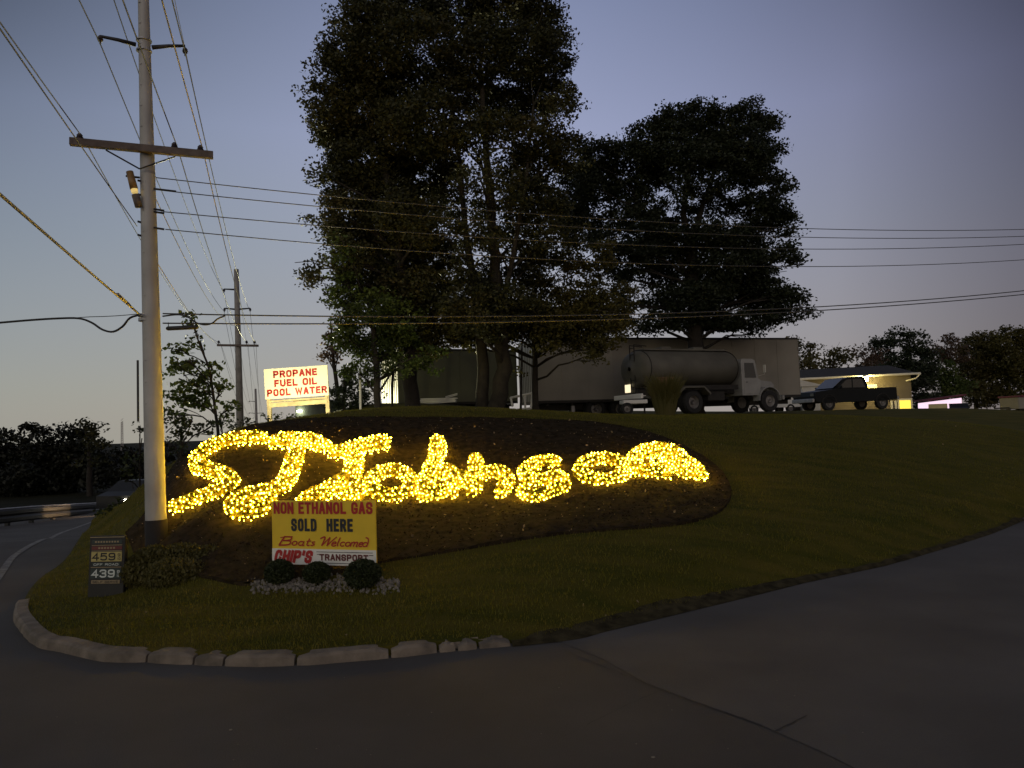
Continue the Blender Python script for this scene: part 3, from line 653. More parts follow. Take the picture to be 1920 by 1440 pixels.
# ================================================================== lit letters clipped from shrubs
Ls = {
 'S': ('first letter S of the lit word, starting at the near pole', [[(490, 825), (452, 825), (416, 832), (389, 845), (370, 862), (374, 877), (394, 884), (418, 891), (434, 903), (420, 918), (389, 929), (354, 943), (328, 953)]], 15.5),
 'J': ('swooping second letter with crossbar, between the S and the next capital', [[(518, 832), (540, 828), (562, 829), (588, 832), (610, 843)], [(556, 838), (553, 858), (545, 882), (534, 905), (508, 921), (478, 927), (450, 934), (438, 946), (444, 958), (464, 961), (486, 955), (504, 940)]], 17),
 'J2': ('capital letter right behind the yellow sign, with slanted top bar', [[(632, 852), (658, 847), (693, 838), (718, 834)], [(662, 856), (664, 880), (652, 900), (622, 917), (588, 933), (570, 943)], [(660, 900), (668, 925), (650, 938)]], 18),
 'o': ('first small round letter, joined to the capital above the yellow sign', [[(733+38*math.cos(t), 908+23*math.sin(t)) for t in np.linspace(0, 6.28, 15)]], 14.5),
 'h': ('tall letter with the highest upright of the lit word', [[(821, 832), (820, 855), (809, 879), (800, 908), (794, 930)], [(822, 892), (842, 888), (849, 906), (842, 926)], [(805, 930), (822, 925)]], 16),
 'n': ('arched letter between the tallest letter and the small s', [[(892, 866), (893, 895), (888, 922)], [(868, 912), (866, 895)], [(905, 892), (936, 887), (951, 902), (941, 924)]], 14.5),
 's': ('small letter s in the middle right of the lit word', [[(1040, 868), (1010, 869), (986, 884), (990, 897), (1015, 903), (1045, 895), (1056, 909), (1036, 920), (1002, 932), (980, 922)]], 14),
 'o2': ('second small round letter, right of the s', [[(1130+42*math.cos(t), 882+19*math.sin(t)) for t in np.linspace(0, 6.28, 15)]], 13.5),
 'n2': ('last letter at the right tip of the lit word', [[(1190, 884), (1190, 862), (1206, 850), (1234, 846), (1262, 852), (1284, 868), (1304, 882), (1312, 893)], [(1236, 862), (1232, 888)], [(1210, 885), (1245, 889)], [(1262, 870), (1290, 890)]], 15)}
ico = []
import bmesh as _b
B = _b.new(); _b.ops.create_icosphere(B, subdivisions=1, radius=1); B.verts.index_update()
ICV = np.array([tuple(v.co) for v in B.verts]); ICF = [tuple(v.index for v in f.verts) for f in B.faces]; B.free()
def bulbs(cen, rad, name, m, parent):
    mb = MB(); n = len(cen)
    v = (cen[:, None, :]+ICV[None]*rad*np.array([1, 1, 1.15])*rng.uniform(.62, 1.22, (n, 1, 1))).reshape(-1, 3); mb.v = [tuple(a) for a in v]
    mb.f = [tuple(j+i*len(ICV) for j in f) for i in range(n) for f in ICF]; mb.m = [0]*len(mb.f)
    return obj(name, mb, m, parent, smooth=True)
letter_pts = []
for key, (lab, strokes, r_px) in Ls.items():
    lc = []; bc = []; dc = []; stems = MB(); first = None
    for st in strokes:
        st = smooth_curve(st, 6); W3 = []
        for p in st:
            Y0 = 12; rr = r_px*Y0/F
            g = ground(p[0], p[1], up=rr*.9, y0=8, y1=20); rr = r_px*g.y/F
            W3.append((g.x, g.y, g.z+rr*.9, rr))
        W3 = np.array(W3); seg = np.linalg.norm(np.diff(W3[:, :3], axis=0), axis=1); cs = np.concatenate([[0], np.cumsum(seg)]); T = cs[-1]
        # resample
        def samp(k):
            s = rng.uniform(0, T, k) if T > 0 else np.zeros(k); return np.stack([np.interp(s, cs, W3[:, j]) for j in range(4)], -1)
        nl = int(T*3800)+600; q = samp(nl); d = rng.normal(size=(nl, 3)); d /= np.linalg.norm(d, axis=1, keepdims=True); d[:, 2] = np.where(d[:, 2] < -.45, -d[:, 2], d[:, 2])
        bum = .84+.14*np.sin(q[:, 0]*23+q[:, 1]*9)*np.sin(q[:, 1]*27)+rng.uniform(-.10, .10, nl)
        lc.append(q[:, :3]+d*(q[:, 3]*bum)[:, None]); dc.append(d)
        # bulbs: even scatter by rejection
        q = samp(int(T*1500)+90); k = len(q); d = rng.normal(size=(k, 3)); d /= np.linalg.norm(d, axis=1, keepdims=True); d[:, 2] = np.abs(d[:, 2]+.25)*np.sign(d[:, 2]+.55); d /= np.linalg.norm(d, axis=1, keepdims=True)
        bc.append(q[:, :3]+d*(q[:, 3]*rng.uniform(.90, 1.06, k))[:, None])
        for i in range(0, len(W3), 3):
            stems.tube([(W3[i, 0], W3[i, 1], W3[i, 2]-W3[i, 3]*1.4), (W3[i, 0]+random.uniform(-.03, .03), W3[i, 1], W3[i, 2]+.02)], .012, 5)
    lc = np.concatenate(lc); dc = np.concatenate(dc); bc = np.concatenate(bc)
    keep = []; cell = {}; D = .058
    for i, p in enumerate(bc):
        k = tuple((p//D).astype(int)); ok = True
        for a in (-1, 0, 1):
            for b_ in (-1, 0, 1):
                for c_ in (-1, 0, 1):
                    for j in cell.get((k[0]+a, k[1]+b_, k[2]+c_), ()):
                        if np.sum((bc[j]-p)**2) < D*D: ok = False
        if ok: keep.append(i); cell.setdefault(k, []).append(i)
    bc = bc[keep]
    c0 = lc.mean(0); base = Vector((c0[0], c0[1], Hs(c0[0], c0[1])))
    root = thing('shrub_letter', 'lit shrub, '+lab, 'topiary letter', base, 0, 'lit shrub letters on the bank')
    leaves(lc-np.array(base), .05*rng.uniform(.6, 1.4, len(lc)), 'foliage', L['topi'], root, dirs=dc)
    o = bulbs(bc-np.array(base), .0108, 'string_light_bulbs', M['bulb'], root); tag(o, kind='stuff'); print(key, len(bc))
    letter_pts.append(c0)

# ================================================================== lettering
_O = [(.3, 1), (.7, 1), (.93, .91), (1, .72), (1, .28), (.93, .09), (.7, 0), (.3, 0), (.07, .09), (0, .28), (0, .72), (.07, .91), (.3, 1)]
GL = {'N': [[(0, 0), (0, 1)], [(0, 1), (1, 0)], [(1, 0), (1, 1)]], 'O': [_O], '0': [_O], 'E': [[(1, 1), (0, 1), (0, 0), (1, 0)], [(0, .52), (.85, .52)]],
      'T': [[(0, 1), (1, 1)], [(.5, 0), (.5, .9)]], 'H': [[(0, 0), (0, 1)], [(1, 0), (1, 1)], [(.1, .52), (.9, .52)]], 'A': [[(0, 0), (.44, 1)], [(.56, 1), (1, 0)], [(.2, .28), (.8, .28)]],
      'L': [[(0, 1), (0, 0), (1, 0)]], 'G': [[(1, .76), (.93, .91), (.7, 1), (.3, 1), (.07, .91), (0, .72), (0, .28), (.07, .09), (.3, 0), (.7, 0), (.93, .09), (1, .28), (1, .40), (.68, .40)]],
      'C': [[(1, .70), (.93, .91), (.7, 1), (.3, 1), (.07, .91), (0, .72), (0, .28), (.07, .09), (.3, 0), (.7, 0), (.93, .09), (1, .30)]],
      'S': [[(1, .76), (.94, .92), (.72, 1), (.28, 1), (.06, .92), (0, .75), (.06, .61), (.3, .54), (.7, .46), (.94, .39), (1, .25), (.94, .08), (.72, 0), (.28, 0), (.06, .08), (0, .24)]],
      'D': [[(0, .5), (0, 1), (.6, 1), (.9, .91), (1, .72), (1, .28), (.9, .09), (.6, 0), (0, 0), (0, .5)]], 'R': [[(0, 0), (0, 1), (.66, 1), (.93, .93), (1, .76), (.93, .58), (.66, .5), (.1, .5)], [(.6, .45), (1, 0)]],
      'P': [[(0, 0), (0, 1), (.68, 1), (.94, .92), (1, .74), (.94, .54), (.68, .45), (.1, .45)]], 'F': [[(1, 1), (0, 1), (0, 0)], [(.1, .5), (.85, .5)]],
      'U': [[(0, 1), (0, .28), (.08, .08), (.3, 0), (.7, 0), (.92, .08), (1, .28), (1, 1)]], 'I': [[(.5, 0), (.5, 1)]], 'W': [[(0, 1), (.25, 0), (.5, .9), (.75, 0), (1, 1)]],
      'V': [[(0, 1), (.5, 0), (1, 1)]], "'": [[(.5, 1), (.5, .76)]],
      '9': [[(1, .72), (.93, .92), (.7, 1), (.3, 1), (.07, .92), (0, .72), (.07, .53), (.3, .45), (.7, .45), (.93, .53), (1, .72)], [(1, .62), (1, .3), (.92, .08), (.7, 0), (.28, 0), (.05, .1)]],
      '5': [[(.92, 1), (.08, 1), (.04, .55), (.3, .64), (.7, .64), (.94, .54), (1, .32), (.94, .1), (.7, 0), (.28, 0), (.04, .1)]],
      '3': [[(0, .85), (.1, .96), (.3, 1), (.7, 1), (.93, .92), (.97, .77), (.9, .6), (.68, .53), (.4, .53)], [(.68, .52), (.93, .45), (1, .27), (.93, .08), (.7, 0), (.28, 0), (.04, .12)]],
      '4': [[(.72, 0), (.72, 1), (0, .3), (1, .3)]], '1': [[(.6, 0), (.6, 1), (.25, .78)]]}
GW = {'I': .30, "'": .35, 'W': 1.35, ' ': .55, 'L': .88, 'E': .88, 'F': .86, '1': .6}
def ribbon(mb, pts, t, y):
    P_ = [Vector(p) for p in pts]; closed = (P_[0]-P_[-1]).length < 1e-6; n = len(P_)
    if not closed:
        P_[0] = P_[0]+(P_[0]-P_[1]).normalized()*t/2; P_[-1] = P_[-1]+(P_[-1]-P_[-2]).normalized()*t/2
    vs = []
    for i in range(n):
        if closed: a, b = P_[(i-1) % (n-1)], P_[(i+1) % (n-1)]; a = P_[i-1] if i > 0 else P_[n-2]; b = P_[i+1] if i < n-1 else P_[1]
        else: a, b = P_[max(i-1, 0)], P_[min(i+1, n-1)]
        d1 = (P_[i]-a).normalized() if (P_[i]-a).length > 1e-9 else (b-P_[i]).normalized(); d2 = (b-P_[i]).normalized() if (b-P_[i]).length > 1e-9 else d1
        nn = Vector((-d1.y-d2.y, d1.x+d2.x))
        nn = nn.normalized() if nn.length > 1e-6 else Vector((-d1.y, d1.x)); c = max(.45, nn.dot(Vector((-d1.y, d1.x))))
        q = nn*(t/2/c); vs += [(P_[i].x+q.x, y, P_[i].y+q.y), (P_[i].x-q.x, y, P_[i].y-q.y)]
    mb.add(vs, [(2*i, 2*i+1, 2*i+3, 2*i+2) for i in range(n-1)])
def text(parent, s, x, z, w, h, m, y=-.004, t=.19, gap=.16, shear=0.0):
    mb = MB(); ws_ = [GW.get(c, 1) for c in s]; tot = sum(ws_)+gap*(len(s)-1); u = w/tot; cx = 0; tt = min(t*h, u*.40)
    for c, g in zip(s, ws_):
        lw = g*u
        for k, st in enumerate(GL.get(c, [])):
            pts = [(cx+tt/2+px*(lw-tt), tt/2+py*(h-tt)) for px, py in st] if c not in "I'" else [(cx+lw/2, tt/2+py*(h-tt)) for px, py in st]
            ribbon(mb, [(a-w/2+(b-h/2)*shear, b-h/2) for a, b in pts], tt, -.0004*k)
        cx += lw+gap*u
    o = obj('lettering', mb, m, parent); o.location = (x, y-.002, z); return o
def strokes_text(parent, name, strokes, x, z, w, h, m, y=-.004, r=.02):
    """brush script: polylines in a unit box, slanted"""
    mb = MB()
    for st, rad in strokes:
        p = smooth_curve(st, 5) if len(st) > 2 else st
        n = len(p)
        for i in range(n-1):
            a, b = Vector(p[i]), Vector(p[i+1]); a = Vector(((a.x-.5)*w, (a.y-.5)*h)); b = Vector(((b.x-.5)*w, (b.y-.5)*h)); d = (b-a)
            if d.length < 1e-6: continue
            q = Vector((-d.y, d.x)).normalized()*rad*r; e = d.normalized()*rad*r*.5; a -= e; b += e; v = [a+q, b+q, b-q, a-q]; yy = -.0003*(i % 3)
            mb.add([(t.x, yy, t.y) for t in v], [(0, 3, 2, 1)])
    o = obj(name, mb, m, parent); o.location = (x, y-.002, z); return o

# ---------------- yellow sign
pl_, pr_ = at(511, 1062, 9.25), at(706, 1057, 8.80)
dv = pr_-pl_; w_ = math.hypot(dv.x, dv.y); yaw = math.atan2(dv.y, dv.x); mid = (pl_+pr_)/2
gz_ = Hs(mid.x, mid.y)
top_l = at(510, 944, 9.25); hS = (top_l-pl_).length
sg = thing('yellow_sign', 'yellow board about gas and boats on posts in front of the lit letters', 'sign', (mid.x, mid.y, gz_), yaw)
z0 = mid.z-gz_; wh = hS*.245
mb = MB(); mb.box((0, .012, z0+hS/2), (w_, .02, hS), bev=.002); obj('board', mb, M['yellow'], sg)
mb = MB(); mb.box((0, -.0015, z0+wh/2), (w_-.002, .005, wh)); obj('white_panel', mb, M['white'], sg)
for x in (-w_*.36, w_*.36):
    mb = MB(); mb.box((x, .05, (z0+hS)*.5-.12), (.05, .05, z0+hS*.9+.2)); obj('post', mb, M['timber'], sg)
text(sg, 'NON ETHANOL GAS', 0, z0+hS*.885, w_*.955, hS*.185, M['red'], y=-.003, t=.215, gap=.12)
text(sg, 'SOLD', -w_*.18, z0+hS*.62, w_*.25, hS*.20, M['navy'], y=-.003, t=.24)
text(sg, 'HERE', w_*.165, z0+hS*.62, w_*.25, hS*.20, M['navy'], y=-.003, t=.24)
def arc(cx, cy, rx, ry, a0, a1, n=7): return [(cx+rx*math.cos(R(a0+(a1-a0)*i/n)), cy+ry*math.sin(R(a0+(a1-a0)*i/n))) for i in range(n+1)]
def sl(st): return [(x+(y-.5)*.035, y) for x, y in st]
BW = []
def S_(pts, w=1.0): BW.append((sl(pts), w))
# Boats
S_([(.03, .84), (.10, .93), (.16, .95)], .8); S_([(.075, .95), (.055, .5), (.04, .06)], 1.3)
S_([(.08, .93), (.15, .88), (.145, .62), (.07, .53)], 1.1); S_([(.07, .53), (.15, .48), (.145, .14), (.04, .06)], 1.2)
S_(arc(.205, .28, .026, .2, 0, 360, 10)); S_(arc(.275, .28, .026, .2, 30, 330, 10)); S_([(.302, .48), (.298, .1), (.315, .08)])
S_([(.352, .75), (.342, .2), (.356, .07), (.37, .12)]); S_([(.33, .5), (.375, .53)], .9)
S_([(.42, .45), (.395, .42), (.40, .30), (.42, .22), (.405, .08), (.385, .12)])
# Welcomed
S_([(.47, .80), (.50, .95), (.515, .85), (.505, .1)], 1.2); S_([(.505, .1), (.55, .7), (.565, .92)], .9); S_([(.565, .92), (.56, .1)], 1.2); S_([(.56, .1), (.60, .6), (.635, .98)], .9)
S_([(.605, .28), (.645, .33), (.64, .48), (.615, .42), (.61, .15), (.635, .07), (.655, .15)]); S_([(.675, .9), (.667, .3), (.675, .08)], 1.1)
S_(arc(.722, .28, .024, .2, 50, 310, 8)); S_(arc(.775, .28, .024, .2, 0, 360, 10))
S_([(.812, .48), (.808, .08)]); S_([(.810, .36), (.832, .50), (.842, .4), (.838, .08)]); S_([(.840, .36), (.862, .50), (.872, .4), (.868, .08), (.88, .08)])
S_([(.893, .28), (.922, .33), (.918, .48), (.897, .42), (.893, .15), (.912, .07), (.925, .12)])
S_(arc(.953, .28, .022, .2, 30, 330, 10)); S_([(.975, .08), (.978, .5), (.965, .86), (.94, .95)], 1.1)
strokes_text(sg, 'script_lettering', BW, 0, z0+hS*.365, w_*.90, hS*.155, M['red'], r=.0075)
text(sg, "CHIP'S", -w_*.285, z0+hS*.125, w_*.37, hS*.20, M['red'], shear=.3, y=-.008, t=.25, gap=.12)
text(sg, 'TRANSPORT', w_*.20, z0+hS*.125, w_*.46, hS*.10, M['maroon'], y=-.008, t=.24)
mb = MB()
for z in (.205, .035):
    mb.box((w_*.205, -.0075, z0+hS*z), (w_*.53, .004, .006))
mb.box((w_*-.035, -.0075, z0+hS*.167), (w_*.04, .004, .008)); mb.box((w_*.455, -.0075, z0+hS*.167), (w_*.04, .004, .008))
obj('rule_line', mb, M['navy'], sg)

def ball_bush(name, label, px, py, rpx, Y, flat=1.0, lm='bush', n=5200, ls=.028, group=None, elong=1.0):
    Y = ground(px, py+rpx*flat).y+rpx*Y/F*.5; c = at(px, py, Y); r = rpx*Y/F; b = Vector((c.x, Y, Hs(c.x, Y))); root = thing(name, label, 'shrub', b, 0, group)
    d = rng.normal(size=(n, 3)); d /= np.linalg.norm(d, axis=1, keepdims=True); rr = rng.uniform(.70, 1.03, n)
    q = d*rr[:, None]*np.array([r*elong, r, r*flat])+np.array([0, 0, max(r*flat*.9, c.z-b.z)]); q = q[q[:, 2] > -.01]
    leaves(q, ls*rng.uniform(.7, 1.3, len(q)), 'foliage', L[lm], root, dirs=d[:len(q)]*.6)
    mb = MB(); mb.tube([(0, 0, .0), (0, 0, r*flat)], [.02, .01], 6); obj('stem', mb, M['barkdark'], root); return root
ball_bush('boxwood', 'small round boxwood under the left corner of the yellow sign', 524, 1078, 27, 8.35, .85, group='boxwoods under the yellow sign')
ball_bush('boxwood', 'small round boxwood under the middle of the yellow sign', 594, 1079, 25, 8.45, .8, group='boxwoods under the yellow sign')
ball_bush('boxwood', 'larger round boxwood under the right corner of the yellow sign', 680, 1080, 34, 8.0, .78, group='boxwoods under the yellow sign')
# low spreading evergreen left, beside the price sign
c = at(335, 1060, 9.5); b = Vector((c.x, c.y, Hs(c.x, c.y))); root = thing('low_hedge', 'low spreading hedge between the price sign and the bank', 'hedge', b)
pts = []
for px, py, rx, ry, Y in [(290, 1058, 44, 34, 9.6), (340, 1052, 52, 32, 9.7), (395, 1055, 42, 32, 9.8), (330, 1078, 60, 30, 9.3), (260, 1072, 34, 30, 9.4), (395, 1078, 38, 24, 9.5)]:
    n = 5200; d = rng.normal(size=(n, 3)); d /= np.linalg.norm(d, axis=1, keepdims=True); cc = np.array(at(px, py, Y))
    pts.append(cc+d*rng.uniform(.65, 1.05, (n, 1))*np.array([rx, rx*.9, ry])*Y/F)
pts = np.concatenate(pts); leaves(pts-np.array(b), .04*rng.uniform(.7, 1.4, len(pts)), 'foliage', L['straw'], root, dirs=np.tile([0, 0, .8], (len(pts), 1)))
# river stones
n = 800; mb = MB()
for i in range(n):
    px = random.uniform(472, 748); py = random.gauss(1097, 8)
    if py < 1078 or py > 1116: continue
    if abs(px-610) > 100 and py < 1088: continue
    g = ground(px, py); s = random.uniform(.010, .026)
    e = Euler((random.uniform(0, 3), random.uniform(0, 3), random.uniform(0, 3))).to_matrix()
    j = rng.uniform(.75, 1.2, len(ICV)); v = [e @ Vector((a[0]*s*k*1.2, a[1]*s*k, a[2]*s*k*.75))+Vector((g.x, g.y, g.z+s*.5)) for a, k in zip(ICV, j)]
    mb.add(v, ICF)
tag(obj('gravel', mb, M['stone'], smooth=False), 'pale loose stones round the boxwoods under the yellow sign', 'stones', kind='stuff')

# ---------------- price sign
pb, pt = at(197, 1121, 9.25), at(202, 1005, 9.25); Wp = 70*9.25/F; Hp = (pt-pb).length
pg = Vector((pb.x, pb.y, Hs(pb.x, pb.y))); ps = thing('price_sign', 'small dark fuel price board standing on the grass left of the pole', 'sign', pg, R(-6)); ps.rotation_euler = (R(-4), R(0), R(-6))
zb = pb.z-pg.z
mb = MB(); mb.box((0, .02, zb+Hp*.5), (Wp, .035, Hp), bev=.004); obj('panel', mb, M['black'], ps)
for x in (-Wp*.46, Wp*.46):
    mb = MB(); mb.box((x, .05, zb+Hp*.42-.04), (.03, .04, Hp+.1)); obj('leg', mb, M['black'], ps)
def rowp(z, h, m, w=.86):
    mb = MB(); mb.box((0, -.003, zb+Hp*z), (Wp*w, .006, Hp*h)); obj('panel_strip', mb, m, ps)
rowp(.975, .012, M['tan'], .98); rowp(.90, .06, M['pgreen']); rowp(.845, .010, M['tan']); rowp(.80, .055, M['maroon']); rowp(.752, .010, M['tan']); rowp(.66, .155, M['pyellow']); rowp(.535, .05, M['pgreen'], .8)
rowp(.49, .010, M['tan']); rowp(.39, .16, M['pgreen']); rowp(.255, .055, M['tan'], .8)
def dash(z, w, m, k):
    mb = MB()
    for i in range(k): mb.box((-Wp*w/2+Wp*w*(i+.5)/k, -.008, zb+Hp*z), (Wp*w/k*.62, .003, Hp*.028))
    obj('faint_lettering', mb, m, ps)
dash(.90, .7, M['tan'], 9); dash(.80, .5, M['tan'], 6)
text(ps, '459', -Wp*.07, zb+Hp*.66, Wp*.66, Hp*.125, M['black'], y=-.008)
text(ps, '9', Wp*.36, zb+Hp*.685, Wp*.08, Hp*.05, M['black'], y=-.008); text(ps, '10', Wp*.36, zb+Hp*.625, Wp*.09, Hp*.04, M['black'], y=-.008)
text(ps, 'OFF ROAD', 0, zb+Hp*.535, Wp*.7, Hp*.036, M['pwhite'], y=-.008)
text(ps, '439', -Wp*.07, zb+Hp*.39, Wp*.66, Hp*.13, M['pwhite'], y=-.008)
text(ps, '9', Wp*.36, zb+Hp*.415, Wp*.08, Hp*.05, M['pwhite'], y=-.008); text(ps, '10', Wp*.36, zb+Hp*.355, Wp*.09, Hp*.04, M['pwhite'], y=-.008)
text(ps, 'SELF SERVE', 0, zb+Hp*.255, Wp*.72, Hp*.036, M['black'], y=-.008)

# ---------------- white propane sign, floodlit
YP = 20.0
pb = at(559, 745, YP); wP = 119.5*YP/F; hP = 57*YP/F; gp = Vector((pb.x, YP, Hs(pb.x, YP)))
ws = thing('propane_sign', 'floodlit white board advertising propane on timber posts', 'sign', gp); ws.rotation_euler = (0, R(-1.9), 0)
zb = pb.z-gp.z
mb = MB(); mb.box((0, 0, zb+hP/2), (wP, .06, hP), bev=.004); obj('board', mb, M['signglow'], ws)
for x in (-wP*.46, wP*.46):
    mb = MB(); mb.box((x, .085, (zb+.3)/2-.2), (.10, .10, zb+.9)); obj('post', mb, M['timber'], ws)
for z, h in ((-.06, .05), (-.16, .12)):
    mb = MB(); mb.box((0, .04, zb+z), (wP*.94, .04, h)); obj('crossbeam', mb, M['timber'], ws)
for s, x, z, w in (('PROPANE', -.01, .80, .69), ('FUEL OIL', -.01, .50, .67), ('POOL WATER', .005, .20, .94)):
    text(ws, s, wP*x, zb+hP*z, wP*w, hP*.235, M['red'], y=-.036, t=.25)
# the floodlight on the ground that lights it
fl = Vector((at(520, 790, 18.0).x, 18.0, 0)); fl.z = Hs(fl.x, fl.y)
fr = thing('floodlight', 'small ground floodlight in front of the white propane sign', 'lamp', fl)
mb = MB(); mb.box((0, 0, .05), (.14, .08, .10), rot=(R(-35), 0, 0), bev=.01); obj('housing', mb, M['steel'], fr)
mb = MB(); mb.tube([(0, 0, -.1), (0, 0, .03)], .01, 6); obj('stake', mb, M['steel'], fr)
mb = MB(); mb.box((0, .045, .075), (.11, .004, .07), rot=(R(-35), 0, 0)); obj('lens', mb, M['lampcool'], fr)
ll = bpy.data.objects.new('flood_lamp', bpy.data.lights.new('flood_lamp', 'SPOT')); C.objects.link(ll); ll.parent = fr; ll.location = (0, .09, .12)
ll.data.energy = 330; ll.data.color = (1, .88, .45); ll.data.spot_size = R(125); ll.data.spot_blend = .5; ll.data.shadow_soft_size = .06
ll.rotation_euler = Vector((.45, 1, .42)).to_track_quat('-Z', 'Y').to_euler()

# ================================================================== poles
def wire(name, label, pts, r, m, sag=0.0, seg=14, cat='cable', group=None):
    P_ = [Vector(p) for p in pts]; out = []
    for i in range(len(P_)-1):
        s = sag[i] if hasattr(sag, '__len__') else sag
        for j in range(seg):
            t = j/seg; q = P_[i].lerp(P_[i+1], t); q.z -= s*4*t*(1-t); out.append(q)
    out.append(P_[-1]); o0 = P_[0]
    mb = MB(); mb.tube([q-o0 for q in out], r, 6); o = obj(name, mb, m, smooth=True, loc=o0); return tag(o, label, cat, group)
Y1 = 11.0
pb = at(294, 1035, Y1); pa = at(269, 0, Y1); dirp = (pa-pb).normalized(); ptop = pb+dirp*11.0
np_ = thing('utility_pole', 'nearest tall grey utility pole, glowing yellow down its right side', 'utility pole', pb)
mb = MB(); n = 22
mb.tube([dirp*(-.4), dirp*.0, dirp*4.5, dirp*8, dirp*11], [.148, .148, .114, .080, .056], 24); obj('shaft', mb, M['pole'], np_, smooth=True)
mb = MB(); mb.tube([dirp*(-.35), dirp*.47], .153, 24); obj('base_band', mb, M['band'], np_, smooth=True)
mb = MB()
for i in range(26):
    z = 1.2+i*.32; a = dirp*z; r_ = .150-.0086*z; mb.box(a+Vector((-r_*.3, -r_*.96, 0)), (.03, .02, .012))
obj('step_plate', mb, M['bracket'], np_)
aL, aR = at(137, 274, 10.65)-pb, at(402, 299, 11.35)-pb
def beam(mb, a, b, w, h):
    a, b = Vector(a), Vector(b); d = b-a; yaw_ = math.atan2(d.y, d.x); pit = -math.atan2(d.z, math.hypot(d.x, d.y))
    mb.box((a+b)/2, (d.length, w, h), rot=(0, pit, yaw_), bev=.006)
off = Vector((.05, -.17, 0))
mb = MB(); beam(mb, aL+off, aR+off, .09, .11); obj('crossarm', mb, M['armwood'], np_)
for e, s in ((at(207, 287, 10.75)-pb, -1), (at(335, 299, 11.2)-pb, 1)):
    mb = MB(); mb.tube([e+Vector((0, -.12, 0)), at(268, 321, 10.9)-pb+Vector((0, -.1, 0))], .012, 6); obj('brace', mb, M['steel'], np_)
def insulator(mb, p, s=1.0):
    p = Vector(p); mb.lathe([(0, 0), (.012*s, 0), (.012*s, .04*s), (.035*s, .045*s), (.03*s, .065*s), (.045*s, .07*s), (.03*s, .095*s), (.04*s, .10*s), (.018*s, .13*s), (0, .135*s)], 10, c=p)
ins = {'a': at(158, 273, 10.7)-pb, 'b': at(333, 289, 11.17)-pb, 'c': at(381, 294, 11.28)-pb}
for k in ins:
    mb = MB(); insulator(mb, ins[k]+Vector((.02, -.15, -.02)), 1.1); obj('insulator', mb, M['insul'], np_, smooth=True)
# davit arms near the top
for tip, root_, drop in ((at(188, 68, 10.7)-pb, at(255, 84, 10.95)-pb, .12), (at(347, 86, 11.25)-pb, at(285, 89, 11.05)-pb, .16)):
    mb = MB(); mb.tube([root_, root_.lerp(tip, .5)+Vector((0, 0, .01)), tip], [.035, .028, .022], 8); obj('davit_arm', mb, M['steel'], np_, smooth=True)
    mb = MB(); insulator(mb, tip+Vector((0, 0, -drop)), 1.0); obj('insulator', mb, M['insul'], np_, smooth=True)
mb = MB(); c_ = at(270, 86, 11)-pb
mb.lathe([(.08, -.09), (.11, -.09), (.11, -.07), (.085, -.07), (.085, .07), (.11, .07), (.11, .09), (.08, .09)], 16, c=c_); obj('arm_bracket', mb, M['bracket'], np_)
# brown slanted fixture with its lit lower part
f0, f1 = at(243, 322, 10.85)-pb, at(260, 388, 10.85)-pb
mb = MB(); mb.tube([f0, f0.lerp(f1, .5)], [.05, .055], 10); obj('fixture_body', mb, M['copper'], np_, smooth=True)
mb = MB(); mb.tube([f0.lerp(f1, .5), f0.lerp(f1, .60)], [.05, .045], 10); obj('fixture_lens', mb, emis('fixture_glow', (1, .72, .25), .5), np_)
mb = MB(); mb.tube([f0.lerp(f1, .66), f1], [.055, .05], 10); obj('fixture_base', mb, M['armwood'], np_, smooth=True)
for pz in (333, 341, 357, 367, 395, 400, 418, 430, 443):
    x0, x1 = (236, 262) if pz in (333,) else ((258, 268) if pz in (341, 367, 443, 418) else (288, 308))
    if pz == 357: x0, x1 = 288, 330
    mb = MB(); mb.tube([at(x0, pz-3 if pz != 357 else 354, 10.9)-pb, at(x1, pz if pz != 357 else 359, 10.95)-pb], .016, 6); obj('hardware_bolt', mb, M['steel'], np_)
for pz in (325, 345, 592, 600):
    rb = .105 if pz < 500 else .128
    mb = MB(); mb.lathe([(rb-.01, -.02), (rb, -.02), (rb, .02), (rb-.01, .02)], 18, c=(at(277, pz, 11)-pb)); obj('clamp_band', mb, M['bracket'], np_)
mb = MB(); mb.box(at(268, 700, 10.86)-pb+Vector((-.1, .05, -.25)), (.02, .03, .9)); obj('cable_riser', mb, M['steel'], np_)

# second and third poles down the road
def far_pole(label, px_top, py_top, px_b, py_b, Y, r0, r1, arms, cross, bz):
    t = at(px_top, py_top, Y); b = at(px_b, py_b, Y); b.z = min(b.z, bz); rt = thing('utility_pole', label, 'utility pole', b)
    mb = MB(); mb.tube([Vector((0, 0, -.3)), t-b], [r0, r1], 14); obj('shaft', mb, M['polewood'], rt, smooth=True)
    for a0, a1 in arms:
        mb = MB(); mb.tube([at(*a0, Y)-b, at(*a1, Y)-b], [.05, .035], 6); obj('davit_arm', mb, M['steel'], rt)
        mb = MB(); insulator(mb, at(*a1, Y)-b+Vector((0, 0, -.2)), 1.6); obj('insulator', mb, M['insul'], rt)
    mb = MB(); beam(mb, at(*cross[0], Y)-b+Vector((0, -.2, 0)), at(*cross[1], Y)-b+Vector((0, -.2, 0)), .10, .11); obj('crossarm', mb, M['armwood'], rt)
    for c in cross[2:]:
        mb = MB(); insulator(mb, at(*c, Y)-b+Vector((0, -.2, 0)), 1.6); obj('insulator', mb, M['insul'], rt)
    return rt, b
far_pole('second utility pole down the road, beside the young tree', 443, 505, 451, 790, 38, .20, .12, [((441, 543), (420, 542)), ((442, 580), (421, 578)), ((446, 580), (469, 578))], [(410, 648), (487, 649), (413, 647), (465, 647), (480, 647)], 1.0)
mb = MB()
